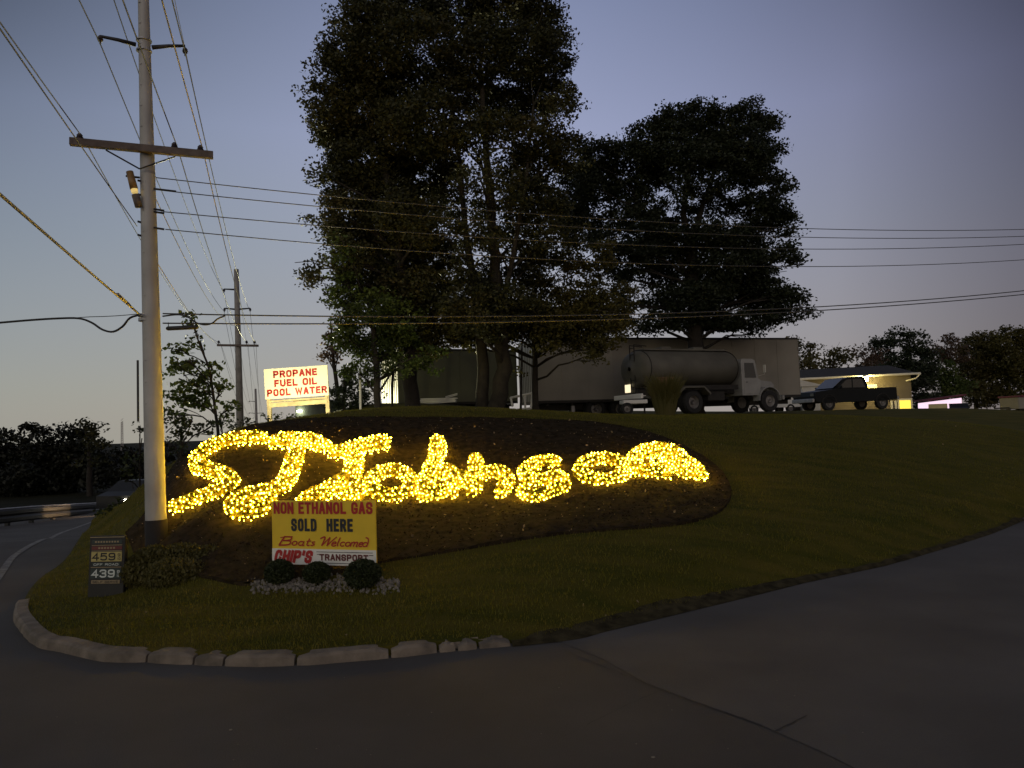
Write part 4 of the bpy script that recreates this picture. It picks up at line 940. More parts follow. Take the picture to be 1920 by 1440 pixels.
far_pole('third and smallest utility pole, just left of the white sign', 479, 729, 482, 800, 105, .22, .14, [((479, 753), (467, 752)), ((479, 775), (467, 774)), ((480, 775), (494, 774))], [(466, 795), (497, 796), (470, 794)], 0)
bk = Vector((8.7, -27, 0))
def run(name, label, p1, p2, p3, r, sag, m=None):
    wire(name, label, [p1+bk, p1, p2, p3], r, m or M['wire'], sag, group='power lines along the road')
A1 = at
run('power_line', 'power line hung from the left upper arm of the near pole', A1(188, 82, 10.7), A1(420, 584, 38), A1(467, 780, 105), .009, (.35, .5, 1.2))
run('power_line', 'power line hung from the right upper arm of the near pole', A1(349, 105, 11.25), A1(469, 584, 38), A1(494, 780, 105), .009, (.35, .5, 1.2))
p = A1(188, 82, 10.7); run('power_line', 'uppermost power line, passing left of the near pole near the top edge', p+Vector((0, 0, 1.3)), A1(420, 547, 38), A1(467, 757, 105), .009, (.35, .5, 1.2))
run('ground_wire', 'thin pale wire joining the very tops of the poles', ptop, A1(443, 505, 38), A1(479, 729, 105), .006, (.3, .4, 1.0), M['wirelit'])
run('power_line', 'power line on the left insulator of the wooden crossarm', A1(158, 262, 10.7), A1(413, 643, 38), A1(470, 793, 105), .008, (.35, .6, 1.2))
run('power_line', 'power line on the middle insulator of the wooden crossarm', A1(333, 277, 11.17), A1(465, 643, 38), A1(481, 793, 105), .008, (.35, .6, 1.2))
run('power_line', 'pale lit power line on the right insulator of the wooden crossarm', A1(381, 283, 11.28), A1(480, 643, 38), A1(490, 793, 105), .008, (.35, .6, 1.2), M['wirelit'])
wire('neutral_wire', 'pale lit wire from the near pole below the crossarm to the second pole', [A1(286, 360, 10.95), A1(443, 610, 38), A1(480, 785, 105)], .007, M['wirelit'], (.6, 1.2), group='power lines along the road')
wire('neutral_wire', 'lowest pale wire from the near pole towards the second pole', [A1(290, 485, 10.95), A1(415, 647, 38), A1(478, 790, 105)], .007, M['wirelit'], (.3, 1.0), group='power lines along the road')
p = A1(257, 424, 10.85); wire('service_wire', 'thin wire to the upper left from the small clamp on the near pole', [p, p+Vector((8.55, -27, .2))], .007, M['wire'], .15, 20)
p = A1(262, 590, 10.9)
wire('messenger_cable', 'thick pale cable slanting up to the left from the near pole', [p+Vector((8.7, -27, .1)), p], .0125, M['wirelit'], .1, 24)
q0 = p+Vector((8.7, -27, .1))*.03; q1 = p+Vector((8.7, -27, .1))*.16
mb = MB(); hel = []
for i in range(60):
    t = i/59; c = q0.lerp(q0+(q1-q0)*.22, t)-q0; hel.append(c+Vector((math.cos(t*60)*.014, 0, math.sin(t*60)*.014)))
mb.tube(hel, .009, 5); mb.tube([Vector((0, 0, 0)), p-q0], .014, 6); o = obj('cable_grip', mb, M['bracket'], loc=q0); tag(o, 'spiral grip holding the thick pale cable to the near pole', 'cable grip')
wire('telephone_cable', 'sagging black cable running left from the near pole with a drooping loop', [A1(x, y, 10.9) for x, y in smooth_curve([(-420, 640), (-150, 618), (0, 605), (60, 600), (110, 597), (148, 597), (172, 605), (192, 618), (212, 622), (230, 612), (244, 596), (264, 590)], 4)], .016, M['cable'], 0, 1)
wire('telephone_wire', 'thin wire running left from the near pole above the black cable', [A1(264, 588, 10.9), A1(170, 594, 10.9), A1(-300, 620, 10.9)], .006, M['wire'], .01, 4)
# lines crossing the picture to the right
for i, (s, e, r_, sg_, nm, lb) in enumerate((
    ((292, 333), (1920, 430), .0075, .34, 'crossing_line', 'highest of the four thin lines crossing in front of the trees'),
    ((330, 360), (1920, 443), .0075, .34, 'crossing_line', 'second highest thin line crossing in front of the trees'),
    ((306, 397), (1920, 458), .0075, .36, 'crossing_line', 'third of the four thin lines crossing in front of the trees'),
    ((310, 430), (1920, 487), .0075, .40, 'crossing_line', 'lowest of the four thin lines crossing in front of the trees'),
    ((305, 588), (1920, 545), .011, .30, 'crossing_cable', 'upper of the two black cables crossing low past the tree crowns'),
    ((305, 606), (1920, 552), .011, .26, 'crossing_cable', 'lower of the two black cables crossing low past the tree crowns'))):
    a = A1(*s, 10.95); b = A1(*e, 17.0); b = a+(b-a)*1.35; b.z += sg_*1.5*1.036
    wire(nm, lb, [a, b], r_, M['wire'], sg_*1.5, 30)
wire('cable_loop', 'slack black cable loop linking the two low cables beside the pole', [A1(x, y, 10.95) for x, y in smooth_curve([(305, 593), (335, 590), (355, 596), (368, 605), (384, 609), (398, 606), (408, 598), (422, 592)], 4)], .012, M['cable'], 0, 1)
c = A1(312, 616, 10.95); mb = MB(); mb.tube([(0, 0, 0), (.02, 0, 0), (.43, .05, .012), (.45, .05, .012)], [.02, .032, .032, .02], 10)
for x in (.03, .4): mb.tube([(x, 0, .02), (x, 0, .09)], .006, 5)
tag(obj('splice_case', mb, M['cable'], smooth=True, loc=c), 'black tubular splice case hanging from the low cable at the pole', 'splice case')

# ================================================================== vehicles
def wheel(parent, c, r, w, axis='Y', rim=True, side=-1):
    mb = MB(); a = w/2; mb.lathe([(r*.55, -a), (r*.9, -a), (r, -a*.7), (r, a*.7), (r*.9, a), (r*.55, a), (r*.55, -a)], 22, axis, c); t = obj('wheel', mb, M['tyre'], parent, smooth=False)
    mb = MB(); mb.lathe([(0, side*a*.35), (r*.16, side*a*.8), (r*.2, side*a*.4), (r*.42, side*a*.3), (r*.56, side*a*.9), (r*.56, -side*a*.9), (0, -side*a*.9)], 20, axis, c); obj('rim', mb, M['rim'], t, smooth=False)
    return t
def box_trailer(label, L_, loc, yaw_, m, zoff, hbox, wheels=(), legs=()):
    t = thing('box_trailer', label, 'trailer', loc, yaw_, 'box trailers parked on the bank')
    z0 = 1.1+zoff; Wd = 2.5
    mb = MB(); mb.box((L_/2, Wd/2, z0+hbox/2), (L_, Wd, hbox), bev=.03); obj('body', mb, m, t)
    mb = MB(); k = int(L_/1.22)
    for i in range(k+1): mb.box((L_*i/k+(.03 if i == 0 else (-.03 if i == k else 0)), -.008, z0+hbox/2), (.035, .012, hbox*.93))
    obj('side_rib', mb, m, t)
    mb = MB()
    for i in range(10): mb.box((-.008, Wd*(i+.5)/10, z0+hbox/2), (.012, .09, hbox*.92))
    obj('end_rib', mb, M['ribbed'], t)
    mb = MB(); mb.box((L_/2, -.012, z0+.05), (L_-.04, .02, .12)); mb.box((L_/2, -.012, z0+hbox-.05), (L_-.04, .02, .08)); obj('rail_trim', mb, M['frame'], t)
    mb = MB()
    for y in (.75, 1.75): mb.box((L_/2, y, z0-.18), (L_*.96, .12, .3))
    for i in range(12): mb.box((L_*(i+.5)/12, Wd/2, z0-.08), (.1, Wd*.94, .12))
    obj('underframe', mb, M['frame'], t)
    for x in legs:
        mb = MB(); mb.box((x, .35, (z0-.15)/2), (.16, .16, z0-.15)); mb.box((x, .35, .04), (.3, .3, .05)); obj('landing_leg', mb, M['bracket'], t)
    for x in wheels:
        wheel(t, (x, .35, .50+max(0, zoff)*.0), .5, .5); wheel(t, (x, Wd-.35, .5), .5, .5, side=1)
    return t
a = at(1005, 738, 34.0); bt = at(1503, 760, 38.2); yw = math.atan2(bt.y-a.y, bt.x-a.x); Lr = math.hypot(bt.x-a.x, bt.y-a.y)
gz_ = Hs((a.x+bt.x)/2, 36)
hb = (at(1005, 614, 34.0)-a).length
zb_ = (a.z+bt.z)/2
tr = box_trailer('long white box trailer parked behind the tanker truck', Lr, (a.x, a.y, gz_-.05), yw, M['trailer'], zb_-gz_-1.05, hb, wheels=(3.0, 4.25), legs=(1.9,))
a = at(748, 760, 33.5); bt = at(985, 764, 35.5); yw2 = math.atan2(bt.y-a.y, bt.x-a.x); L2 = math.hypot(bt.x-a.x, bt.y-a.y); g2 = Hs(a.x+2, 34)
h2 = (at(748, 652, 33.5)-a).length
tr2 = box_trailer('dull green box trailer behind the big trees, its end lit white', L2, (a.x, a.y, g2-.05), yw2+R(8), M['trailer2'], (a.z-g2)-1.05, h2, wheels=(1.2,), legs=(4.6,))
# pale sheets stacked under the green trailer
b = onground(822, 30.5); mb = MB()
for i in range(4): mb.box((random.uniform(-.05, .05), 0, .06+i*.055), (1.5, .5, .04), rot=(0, R(random.uniform(-2, 2)), R(random.uniform(-4, 4))))
for i in range(2): mb.box((.55, -.1, .30+i*.05), (.5, .3, .03), rot=(0, R(-14), R(6)))
tag(obj('plank_stack', mb, M['white'], loc=b), 'low stack of white planks beneath the green box trailer', 'plank stack')
# bent white frame
b = onground(980, 31); mb = MB(); f = lambda x, y: at(x, y, 31)-b
for p_, q_ in (((957, 746), (998, 737)), ((958, 746), (961, 762)), ((998, 738), (996, 766)), ((984, 742), (985, 768)), ((972, 768), (998, 765))):
    mb.tube([f(*p_), f(*q_)], .05, 6)
    mb.tube([f(*p_)+Vector((0, .5, 0)), f(*q_)+Vector((0, .5, 0))], .04, 6)
mb.tube([f(957, 746), f(957, 746)+Vector((0, .5, 0))], .04, 6); mb.tube([f(998, 737), f(998, 737)+Vector((0, .5, 0))], .04, 6)
tag(obj('metal_frame', mb, M['white'], loc=b), 'bent white metal frame right of the twin tree trunks', 'frame')
# thin white pipe standing by the maple
b = onground(676, 24.5); mb = MB(); mb.tube([(0, 0, -.1), at(675, 690, 24.5)-b], .04, 8); tag(obj('marker_post', mb, M['white'], loc=b), 'thin white marker post between the sign and the maple', 'post')

# ---- tanker truck
YK = 31.5
g = onground(1190, YK); yk = R(24)
tk = thing('tanker_truck', 'old grey fuel tanker truck with a ladder on its rounded back end', 'truck', g, yk)
mb = MB()
def ell(x, hw, hh, zc, n=24): return [Vector((x, math.cos(2*math.pi*k/n)*hw, zc+math.sin(2*math.pi*k/n)*hh)) for k in range(n)]
secs = [(-.17, .12, .09), (-.14, .5, .36), (-.07, .82, .60), (.04, 1.0, .725), (.20, 1.08, .78), (4.75, 1.08, .78), (4.9, .95, .7)]
rings = [ell(x, w, h, 1.98) for x, w, h in secs]; base = 0
for r_ in rings: mb.v += [tuple(v) for v in r_]
for i in range(len(rings)-1):
    for k in range(24): mb.f.append((i*24+k, i*24+(k+1) % 24, (i+1)*24+(k+1) % 24, (i+1)*24+k))
mb.f.append(tuple(range(24))); mb.f.append(tuple(range(24*(len(secs)-1), 24*len(secs)))[::-1]); mb.m = [0]*len(mb.f)
tank = obj('tank', mb, M['tank'], tk, smooth=True)
mb = MB()
for x in (.22, 4.72):
    rr = [Vector((x, math.cos(2*math.pi*k/24)*1.095, 1.98+math.sin(2*math.pi*k/24)*.795)) for k in range(25)]; mb.tube(rr, .02, 5)
obj('tank_band', mb, M['frame'], tank)
mb = MB(); mb.box((2.5, 0, 2.79), (4.3, .75, .07), bev=.01); mb.box((1.6, 0, 2.87), (.5, .5, .12), bev=.03); mb.box((3.3, 0, 2.87), (.5, .5, .12), bev=.03); obj('walkway', mb, M['tank'], tank)
mb = MB()
for y in (-.35, -.02): mb.tube([(-.12, y, 2.98), (-.12, y, .75)], .022, 6); mb.tube([(-.12, y, 2.98), (.5, y, 2.93)], .022, 6)
for i in range(8): mb.tube([(-.12, -.35, .95+i*.27), (-.12, -.02, .95+i*.27)], .016, 6)
obj('ladder', mb, M['frame'], tk)
for y in (.5, .72):
    mb = MB(); mb.lathe([(0, -.03), (.05, -.03), (.06, .02), (0, .02)], 10, 'X', c=(.02, -y, 1.75-(.72-y)*.6)); obj('outlet', mb, M['rust'], tk)
mb = MB(); mb.box((3.3, 0, .98), (6.6, .85, .24)); mb.box((2.9, -.95, 1.12), (3.6, .18, .2)); mb.box((2.6, .95, 1.12), (3.6, .18, .2)); mb.box((3.6, -.7, .75), (.9, .5, .45), bev=.05); obj('chassis', mb, M['frame'], tk)
mb = MB(); mb.box((-.28, 0, .80), (.12, 2.1, .20), bev=.02); mb.box((.05, 0, .86), (.6, .8, .08)); obj('rear_bumper', mb, M['white'], tk)
mb = MB(); mb.box((-.10, .28, 1.17), (.03, .42, .34), bev=.01); obj('reflective_panel', mb, M['tail'], tk)  # placard whose brightness is put in as a glow
mb = MB(); mb.box((.95, -.95, 1.20), (.8, .25, .75), bev=.04); obj('hose_cabinet', mb, M['rust'], tk)
def fender(x, r, w, y, m, nm, top=False):
    mb = MB(); n = 10; v = []
    for i in range(n+1):
        t = math.pi*i/n; v += [(x+math.cos(t)*r, y-w/2, .5+math.sin(t)*r), (x+math.cos(t)*r, y+w/2, .5+math.sin(t)*r), (x+math.cos(t)*(r-.03), y-w/2, .5+math.sin(t)*(r-.03)), (x+math.cos(t)*(r-.03), y+w/2, .5+math.sin(t)*(r-.03))]
    fs = []
    for i in range(n):
        a_, b_ = i*4, i*4+4; fs += [(a_, a_+1, b_+1, b_), (a_+2, b_+2, b_+3, a_+3), (a_, b_, b_+2, a_+2), (a_+1, a_+3, b_+3, b_+1)]
    mb.add(v, fs); obj(nm, mb, m, tk)
for s in (-1, 1):
    wheel(tk, (2.25, s*.85, .5), .5, .55, side=s); wheel(tk, (6.45, s*.92, .48), .48, .28, side=s)
    mb = MB(); mb.prism([(1.45, .95), (1.75, 1.16), (2.75, 1.16), (3.1, .85), (3.04, .80), (2.72, 1.10), (1.78, 1.10), (1.5, .9)], s*.95-.28, s*.95+.28); obj('mudguard', mb, M['tank'], tk)
    fender(6.45, .62, .42, s*.86, M['cab'], 'front_fender')
# cab
mb = MB(); mb.prism([(5.0, .75), (6.0, .75), (6.05, 1.42), (5.92, 1.5), (5.78, 2.28), (5.6, 2.36), (5.05, 2.36), (4.98, 2.2)], -.95, .95); cabo = obj('cab', mb, M['cab'], tk)
mb = MB(); mb.prism([(5.98, .8), (7.05, .8), (7.1, 1.22), (6.95, 1.36), (6.0, 1.46)], -.62, .62); obj('hood', mb, M['cab'], tk)
for s in (-1, 1):
    mb = MB(); mb.prism([(5.17, 1.52), (5.80, 1.52), (5.68, 2.18), (5.17, 2.18)], s*.955-.006, s*.955+.006); obj('side_window', mb, M['glass'], cabo)
    mb = MB(); mb.box((5.5, s*.957, 1.12), (.78, .012, .62), bev=.004); d_ = obj('door', mb, M['cab'], cabo); mb = MB(); mb.box((5.25, s*.975, 1.33), (.10, .02, .025)); obj('handle', mb, M['frame'], d_)
    mb = MB(); mb.tube([(5.95, s*.95, 1.6), (6.05, s*1.2, 1.65), (6.05, s*1.2, 2.05)], .012, 5); mb.box((6.05, s*1.22, 1.9), (.03, .14, .34)); obj('mirror', mb, M['trim'], cabo)
    mb = MB(); mb.lathe([(0, .02), (.09, .02), (.10, -.04)], 12, 'X', c=(7.12, s*.5, 1.05)); obj('headlight', mb, M['glass'], tk)
mb = MB(); mb.prism([(5.935, 1.52), (5.945, 1.52), (5.805, 2.24), (5.795, 2.24)], -.8, .8); obj('windscreen', mb, M['glass'], cabo)
mb = MB(); mb.box((7.3, 0, .62), (.12, 2.0, .2), bev=.02); obj('front_bumper', mb, M['cab'], tk)
# small flat cart behind the tanker
b = onground(1176, 30.0); ct = thing('flatbed_cart', 'low white flatbed cart at the back of the tanker truck', 'cart', b, R(5))
mb = MB(); mb.box((.35, .3, .52), (1.0, .7, .16), bev=.02); obj('deck', mb, M['white'], ct)
wheel(ct, (.0, -.02, .25), .25, .14); wheel(ct, (.0, .62, .25), .25, .14, side=1)
mb = MB(); mb.box((.8, .3, .22), (.06, .06, .5)); obj('prop_stand', mb, M['frame'], ct)

# ---- pickup, facing left
def pickup(label, loc, yaw_, m, sc=1.0):
    t = thing('pickup_truck', label, 'pickup truck', loc, yaw_); t.scale = (sc, sc, sc)
    prof = [(-2.75, .55), (-2.78, .85), (-2.7, 1.08), (-1.55, 1.2), (-1.35, 1.22), (.85, 1.22), (2.75, 1.24), (2.78, .6), (2.2, .5), (-2.2, .45)]
    mb = MB(); mb.prism(prof, -.95, .95); body = obj('body', mb, m, t)
    mb = MB(); mb.prism([(-1.4, 1.21), (-.62, 1.80), (-.3, 1.88), (.55, 1.88), (.75, 1.8), (.92, 1.21)], -.82, .82); cb = obj('cabin', mb, m, t)
    for s in (-1, 1):
        mb = MB(); mb.prism([(-1.1, 1.28), (-.55, 1.72), (-.2, 1.76), (-.2, 1.28)], s*.823-.005, s*.823+.005); obj('side_window', mb, M['glass'], cb)
        mb = MB(); mb.prism([(-.12, 1.28), (-.12, 1.76), (.5, 1.76), (.72, 1.28)], s*.823-.005, s*.823+.005); obj('side_window', mb, M['glass'], cb)
        mb = MB(); mb.box((-1.1, s*1.02, 1.32), (.1, .18, .16), bev=.02); obj('mirror', mb, m, cb)
        for x in (-1.85, 1.75):
            wheel(t, (x, s*.82, .40), .40, .26, side=s)
            mb = MB(); n = 10
            for i in range(n):
                a0, a1 = math.pi*i/n, math.pi*(i+1)/n; mb.tube([(x+.47*math.cos(a0), s*.955, .42+.47*math.sin(a0)), (x+.47*math.cos(a1), s*.955, .42+.47*math.sin(a1))], .03, 5)
            obj('wheel_arch', mb, M['frame'], body)
        mb = MB(); mb.box((2.785, s*.82, 1.0), (.03, .16, .34), bev=.01); obj('tail_lamp', mb, M['red'], t)
        mb = MB(); mb.box((-2.76, s*.7, .92), (.05, .3, .16), bev=.01); obj('headlight', mb, M['glass'], t)
    mb = MB(); mb.prism([(-1.38, 1.27), (-.66, 1.81), (-.68, 1.83), (-1.42, 1.28)], -.74, .74); obj('windscreen', mb, M['glass'], cb)
    mb = MB(); mb.box((2.9, 0, .62), (.14, 1.8, .2), bev=.03); mb.box((-2.85, 0, .6), (.14, 1.85, .22), bev=.03); obj('bumper', mb, M['bracket'], t)
    return t
g = onground(1586, 43); pickup('dark pickup parked in front of the building, nose to the tanker', g, R(16), M['pickup'], 1.0)
# dark pickup bed has a lit building window above it; small car by the canopy
def car(label, loc, yaw_, m):
    t = thing('parked_car', label, 'car', loc, yaw_)
    mb = MB(); mb.prism([(-2.1, .4), (-2.15, .75), (-1.3, .9), (-.6, 1.38), (.7, 1.42), (1.5, .98), (2.1, .9), (2.12, .4)], -.85, .85); bd = obj('body', mb, m, t)
    for s in (-1, 1):
        mb = MB(); mb.prism([(-1.05, .93), (-.52, 1.32), (.02, 1.35), (.02, .93)], s*.853-.004, s*.853+.004); obj('side_window', mb, M['glass'], bd)
        mb = MB(); mb.prism([(.1, .93), (.1, 1.35), (.62, 1.35), (1.2, .97)], s*.853-.004, s*.853+.004); obj('side_window', mb, M['glass'], bd)
        for x in (-1.3, 1.3): wheel(t, (x, s*.76, .31), .31, .2, side=s)
    return t

# ---------------- building with the bright lamp
YB = 50
bl0, br0 = at(1490, 778, YB+2), at(1712, 778, YB); gB = Vector((bl0.x, bl0.y, Hs(br0.x, YB))); wB = math.hypot(br0.x-bl0.x, br0.y-bl0.y); yB = math.atan2(br0.y-bl0.y, br0.x-bl0.x)
eave = at(1600, 706, YB+1).z-gB.z; ridge = at(1600, 688, YB+4).z-gB.z
bd = thing('low_building', 'low tan building with dark shingle roof and one bright wall lamp', 'building', gB, yB)
mb = MB(); mb.box((wB/2, 3.5, eave/2-.2), (wB, 7, eave+.4)); obj('wall', mb, M['siding'], bd)
mb = MB()
for i in range(18): mb.box((wB/2, -.008, .14*(i+1)), (wB-.02, .016, .02))
obj('siding_board', mb, M['siding'], bd)
mb = MB(); o_ = .5
mb.add([(-o_, -o_, eave-.05), (wB+o_, -o_, eave-.05), (wB+o_, 7+o_, eave-.05), (-o_, 7+o_, eave-.05), (-o_, 3.5, ridge), (wB-.6, 3.5, ridge)], [(0, 1, 5, 4), (1, 2, 5), (2, 3, 4, 5), (3, 0, 4), (3, 2, 1, 0)]); obj('roof', mb, M['roof'], bd)
mb = MB(); mb.box((wB/2, -o_-.06, eave-.03), (wB+1.0, .12, .14), bev=.02); mb.tube([(wB+.45, -o_-.05, eave-.08), (wB+.2, -o_, eave-.35), (wB-.3, -.06, eave-.45)], .05, 6); obj('gutter', mb, M['trim'], bd)
def bx_at(px): return (at(px, 750, YB+1)-gB).dot(Vector((math.cos(yB), math.sin(yB), 0)))
def bz_at(py, px=1640): return at(px, py, YB+.8).z-gB.z
xw = (bx_at(1604), bx_at(1641)); zw = (bz_at(735), bz_at(723))
mb = MB(); mb.box((sum(xw)/2, -.03, sum(zw)/2), (xw[1]-xw[0]+.16, .05, zw[1]-zw[0]+.16)); wf = obj('window', mb, M['trim'], bd)
mb = MB(); mb.box((sum(xw)/2, -.062, sum(zw)/2), (xw[1]-xw[0], .015, zw[1]-zw[0])); obj('pane', mb, M['litwin'], wf)
xd = (bx_at(1681), bx_at(1700)); zd = bz_at(751, 1690)
mb = MB(); mb.box((sum(xd)/2, -.03, zd/2), (xd[1]-xd[0], .06, zd)); dd = obj('door', mb, M['litdoor'], bd)
mb = MB(); mb.box((sum(xd)/2, -.035, zd+.06), (xd[1]-xd[0]+.2, .05, .1))
for x in xd: mb.box((x+(.07 if x == xd[1] else -.07), -.035, zd/2), (.1, .05, zd))
obj('door_frame', mb, M['trim'], bd)
for px in (1667, 1674):
    mb = MB(); mb.box((bx_at(px), -.05, zd/2), (.12, .06, zd)); obj('downpipe', mb, M['trim'], bd)
xl = bx_at(1620); zl = bz_at(712, 1620)
mb = MB(); mb.box((xl, -.66, zl+.18), (.22, .1, .12), bev=.02); lm_ = obj('wall_lamp', mb, M['steel'], bd)
mb = MB(); mb.lathe([(0, -.2), (.15, -.14), (.20, 0), (.15, .12), (0, .14)], 14, c=(xl, -.70, zl)); obj('lamp_glass', mb, M['lamp'], lm_, smooth=True)
pl = bpy.data.objects.new('wall_lamp_light', bpy.data.lights.new('wall_lamp_light', 'POINT')); C.objects.link(pl); pl.parent = bd; pl.location = (xl, -.95, zl-.05)
pl.data.energy = 230; pl.data.color = (1, .76, .25); pl.data.shadow_soft_size = .12
# gable porch at the left end
mb = MB(); mb.box((bx_at(1518), -.9, eave/2-.35), (1.1, 1.7, eave-.5)); mb.prism([(bx_at(1518)-.9, eave-.6), (bx_at(1518)+.9, eave-.6), (bx_at(1518)-.9, eave-.05)], -1.85, -.0); obj('porch', mb, M['trim'], bd)

# pale car beyond the tanker's wheels, lit by the building lamp
g = onground(1438, 51); car('pale car seen under the tanker truck between its axles', g, R(8), M['white'])
# lit canopy with cars
YC = 82; g = onground(1725, YC)
cn = thing('lit_canopy', 'pink-white lit shelter with sloping maroon roof, right of the building', 'shelter', g)
f = lambda x, y: (at(x, y, YC)-g)
mb = MB()
q = [f(1724, 756), f(1803, 746), f(1804, 784), f(1725, 784)]; mb.add([*q, *[v+Vector((0, .3, 0)) for v in q]], [(0, 1, 2, 3), (4, 7, 6, 5), (0, 4, 5, 1), (1, 5, 6, 2), (0, 3, 7, 4)]); obj('back_wall', mb, M['litpink'], cn)
mb = MB(); a_, b_ = f(1720, 754), f(1807, 742); mb.add([a_+Vector((0, -2.2, .05)), b_+Vector((0, -.5, .02)), b_+Vector((0, .9, .02)), a_+Vector((0, .9, .05)), a_+Vector((0, -2.2, .2)), b_+Vector((0, -.5, .17)), b_+Vector((0, .9, .17)), a_+Vector((0, .9, .2))],
        [(0, 3, 2, 1), (4, 5, 6, 7), (0, 1, 5, 4), (1, 2, 6, 5), (2, 3, 7, 6), (3, 0, 4, 7)]); obj('roof', mb, M['mroof'], cn)
for x in (1806,):
    mb = MB(); mb.box(f(x, 765)+Vector((.2, -.4, -.3)), (.12, .12, 1.6)); obj('post', mb, M['steel'], cn)
g = onground(1760, 78); car('small yellowish car parked under the pink-white shelter', g, R(60), mat('cream_paint', (.55, .45, .2), .4, .1, 2))
g = onground(1798, 79); car('dark car parked at the right end of the pink-white shelter', g, R(-118), M['pickup'])
# white trailer at the far right
g = onground(1905, 46); wtr = thing('cargo_trailer', 'small white enclosed trailer at the right edge of the picture', 'trailer', g)
hW = (at(1905, 745, 46).z-g.z)
mb = MB(); mb.box((.9, 0, hW*.55+.1), (2.6, 1.8, hW*.9-.2), bev=.04); obj('body', mb, M['trailer'], wtr)
mb = MB(); mb.box((.9, 0, hW+.04), (2.7, 1.9, .10), bev=.02); obj('roof', mb, M['mroof'], wtr)
for s in (-1, 1): wheel(wtr, (.9, s*.85, .28), .3, .18, side=s)
mb = MB(); mb.box((-.8, 0, .4), (1.0, .1, .08)); obj('drawbar', mb, M['frame'], wtr)
# dark shed and its lamp behind the propane sign
g = onground(585, 44); sh = thing('dark_shed', 'dark shed seen beneath the white propane sign, with a small bright lamp', 'shed', g)
f = lambda x, y: at(x, y, 44)-g
zt = f(585, 758).z
mb = MB(); mb.box((.1, 1.5, zt/2-.3), (2.1, 3, zt+.6)); obj('wall', mb, M['shed'], sh)
mb = MB(); mb.prism([(-1.15, zt), (1.3, zt), (1.1, zt+.25), (-.9, zt+.3)], -.3, 3.3); obj('roof', mb, M['roof'], sh)
mb = MB(); lp = f(563, 771); mb.lathe([(0, -.06), (.13, -.05), (.15, .02), (0, .06)], 12, c=(lp.x, -.15, lp.z)); obj('wall_lamp', mb, M['lampcool'], sh, smooth=True)
sl2 = bpy.data.objects.new('shed_lamp_light', bpy.data.lights.new('shed_lamp_light', 'SPOT')); C.objects.link(sl2); sl2.parent = sh; sl2.location = (lp.x, -.45, lp.z+.05)
sl2.rotation_euler = Vector((.44, -1, .27)).to_track_quat('-Z', 'Y').to_euler(); sl2.data.spot_size = R(46); sl2.data.spot_blend = .3; sl2.data.energy = 15000; sl2.data.color = (1, .93, .52); sl2.data.shadow_soft_size = .12

# ---------------- ornamental grass in front of the tanker
b = onground(1248, 23.5); root = thing('ornamental_grass', 'tall shaggy grass clump in front of the tanker truck', 'plant', b)
mb = MB()
for i in range(1500):
    a = random.uniform(0, 6.28); s = random.uniform(.0, .28); h = random.uniform(.6, 1.45)*(1-.35*s); l = random.uniform(.10, .50)*h
    x0, y0 = math.cos(a)*s, math.sin(a)*s*.8; w = .010
    p1 = (x0+math.cos(a)*l*.35, y0+math.sin(a)*l*.35, h*.6); p2 = (x0+math.cos(a)*l, y0+math.sin(a)*l, h)
    mb.add([(x0-w, y0, -.03), (x0+w, y0, -.03), (p1[0]+w, p1[1], p1[2]), (p1[0]-w, p1[1], p1[2]), p2], [(0, 1, 2, 3), (3, 2, 4)])
obj('blades', mb, L['straw'], root)

# ---------------- guard rail and distant car headlight on the left road
gp_ = [at(-120, 966, 23), at(0, 956, 26), at(60, 951, 28), at(110, 948, 30.5), at(160, 945, 34), at(205, 943, 38)]
gr = thing('guard_rail', 'long low guard rail along the far side of the left road', 'guard rail', (gp_[0].x, gp_[0].y, 0))
o0 = Vector((gp_[0].x, gp_[0].y, 0)); mb = MB(); cv = smooth_curve([tuple(p) for p in gp_], 5)
for i in range(len(cv)-1):
    a_, b_ = Vector(cv[i])-o0, Vector(cv[i+1])-o0
    prof = [(0, 0), (.06, -.05), (.06, -.17), (0, -.24), (.06, -.31), (.06, -.42), (0, -.48)]
    for (d0, z0), (d1, z1) in zip(prof[:-1], prof[1:]):
        mb.add([a_+Vector((d0, -d0, z0)), b_+Vector((d0, -d0, z0)), b_+Vector((d1, -d1, z1)), a_+Vector((d1, -d1, z1))], [(0, 1, 2, 3)])
obj('rail', mb, M['rail'], gr)
mb = MB(); mb.tube([Vector(p)-o0+Vector((0, 0, .02)) for p in cv], .03, 6); obj('rail_top', mb, M['bracket'], gr)  # paler tube, the rail's lit top edge put into its colour
for i in range(2, len(cv), 4):
    a_ = Vector(cv[i])-o0; mb = MB(); mb.box((a_.x-.08, a_.y+.08, a_.z-.5), (.12, .14, 1.1)); obj('post', mb, M['rail'], gr)
hp = at(229, 940, 33); gcar = Vector((hp.x, 33, hp.z-.6)); dc_ = thing('distant_car', 'distant oncoming car with one bright headlight on the left road', 'car', gcar+Vector((0, 2.1, 0)), R(-100))
mb = MB(); mb.prism([(-2.1, .3), (-2.15, .75), (-1.3, .95), (-.6, 1.4), (.7, 1.42), (1.5, 1.0), (2.15, .85), (2.15, .3)], -.85, .85); obj('body', mb, M['black'], dc_)
mb = MB(); mb.lathe([(0, .02), (.08, .02), (.09, -.03)], 12, 'X', c=(2.18, .6, .62)); obj('headlight', mb, M['headl'], dc_)
for x in (-1.3, 1.3):
    for s in (-1, 1): wheel(dc_, (x, s*.76, .31), .31, .2, side=s)
hl = bpy.data.objects.new('headlight_beam', bpy.data.lights.new('headlight_beam', 'SPOT')); C.objects.link(hl); hl.parent = dc_; hl.location = (2.3, .6, .62)
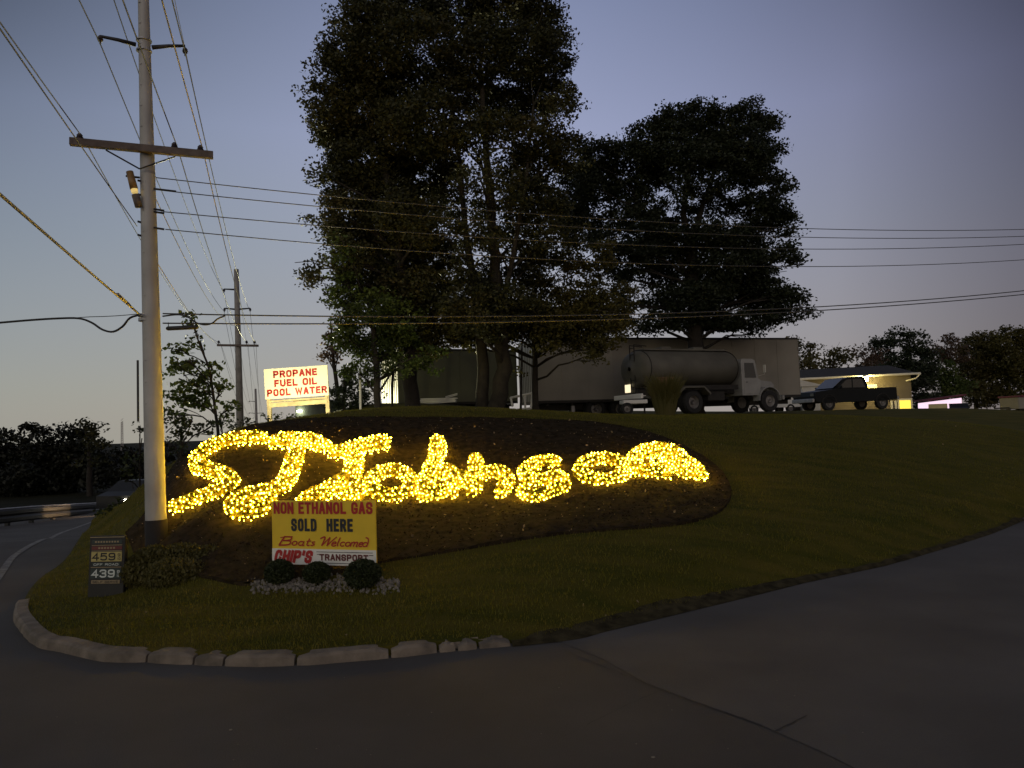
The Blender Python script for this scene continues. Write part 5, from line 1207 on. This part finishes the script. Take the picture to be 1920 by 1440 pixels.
hl.data.energy = 160; hl.data.color = (1, .62, .3); hl.data.spot_size = R(50); hl.rotation_euler = Vector((1, -.55, -.03)).to_track_quat('-Z', 'Y').to_euler()

# ================================================================== ground cover
def blades(n, sampler, hmin, hmax, name, m, label, w=.006):
    xy = sampler(n); z = HL(xy[:, 0], xy[:, 1]); n = len(xy); b = np.stack([xy[:, 0], xy[:, 1], z-.008], -1)
    a = rng.uniform(0, 6.28, n); h = rng.uniform(hmin, hmax, n); ln = rng.uniform(0, .8, n)*h; a2 = rng.uniform(0, 6.28, n)
    s = np.stack([np.cos(a)*w, np.sin(a)*w, 0*a], -1); tip = b+np.stack([np.cos(a2)*ln, np.sin(a2)*ln, h], -1)
    v = np.stack([b-s, b+s, tip], 1).reshape(-1, 3); me = bpy.data.meshes.new(name); me.vertices.add(3*n); me.vertices.foreach_set('co', v.astype(np.float32).ravel())
    me.loops.add(3*n); me.loops.foreach_set('vertex_index', np.arange(3*n, dtype=np.int32)); me.polygons.add(n); me.polygons.foreach_set('loop_start', np.arange(0, 3*n, 3, dtype=np.int32))
    me.update(calc_edges=True); me.materials.append(m); o = obj(name, me, None); return tag(o, label, 'grass', kind='stuff')
isl = inset([tuple(p) for p in edge], .05)+[(120, 160), (-55, 160)]
def lawn_sampler(n):
    x = rng.uniform(-11, 17, n*3); y = 6+22*rng.uniform(0, 1, n*3)**1.9; k = inside(isl, x, y) & ~inside(mpc, x, y); x, y = x[k], y[k]
    k = (np.abs(x/y) < .78); return np.stack([x[k], y[k]], -1)[:n]
blades(190000, lawn_sampler, .02, .055, 'grass', L['grass'], 'short mown grass around the mulch bed and along the kerb')
# leaf litter
def mul_sampler(n):
    x = rng.uniform(-8, 9, n*3); y = rng.uniform(7, 20, n*3); k = inside(mpc, x, y); return np.stack([x[k], y[k]], -1)[:n]
xy = mul_sampler(900); z = HL(xy[:, 0], xy[:, 1])+.06; pt_ = np.stack([xy[:, 0], xy[:, 1], z], -1)
xl_ = lawn_sampler(160); z2 = HL(xl_[:, 0], xl_[:, 1])+.05; pt_ = np.concatenate([pt_, np.stack([xl_[:, 0], xl_[:, 1], z2], -1)])
sz = np.where(rng.uniform(0, 1, len(pt_)) < .12, .06, .025)
tag(leaves(pt_, sz, 'leaf_litter', M['litter'], droop=0), 'pale dry leaves scattered over the dark mulch', 'leaves', kind='stuff')
# bark chips
xy = mul_sampler(16000); z = HL(xy[:, 0], xy[:, 1])+.045; pt_ = np.stack([xy[:, 0], xy[:, 1], z], -1)
tag(leaves(pt_, .04*rng.uniform(.5, 1.5, len(pt_)), 'mulch_chips', M['mulch'], asp=.4), 'dark brown bark chips covering the bed', 'mulch', kind='stuff')
# specks on the asphalt
mb = MB()
for i in range(40):
    px, py = random.uniform(100, 1700), random.uniform(1265, 1430); g = atz(px, py, .006); s = random.uniform(.002, .005)
    if i < 2: s = .010
    mb.add([g+Vector((a[0]*s*1.4, a[1]*s, a[2]*s*.5)) for a in ICV], ICF)
tag(obj('grit', mb, M['stone']), 'tiny pale grit scattered over the asphalt', 'grit', kind='stuff')
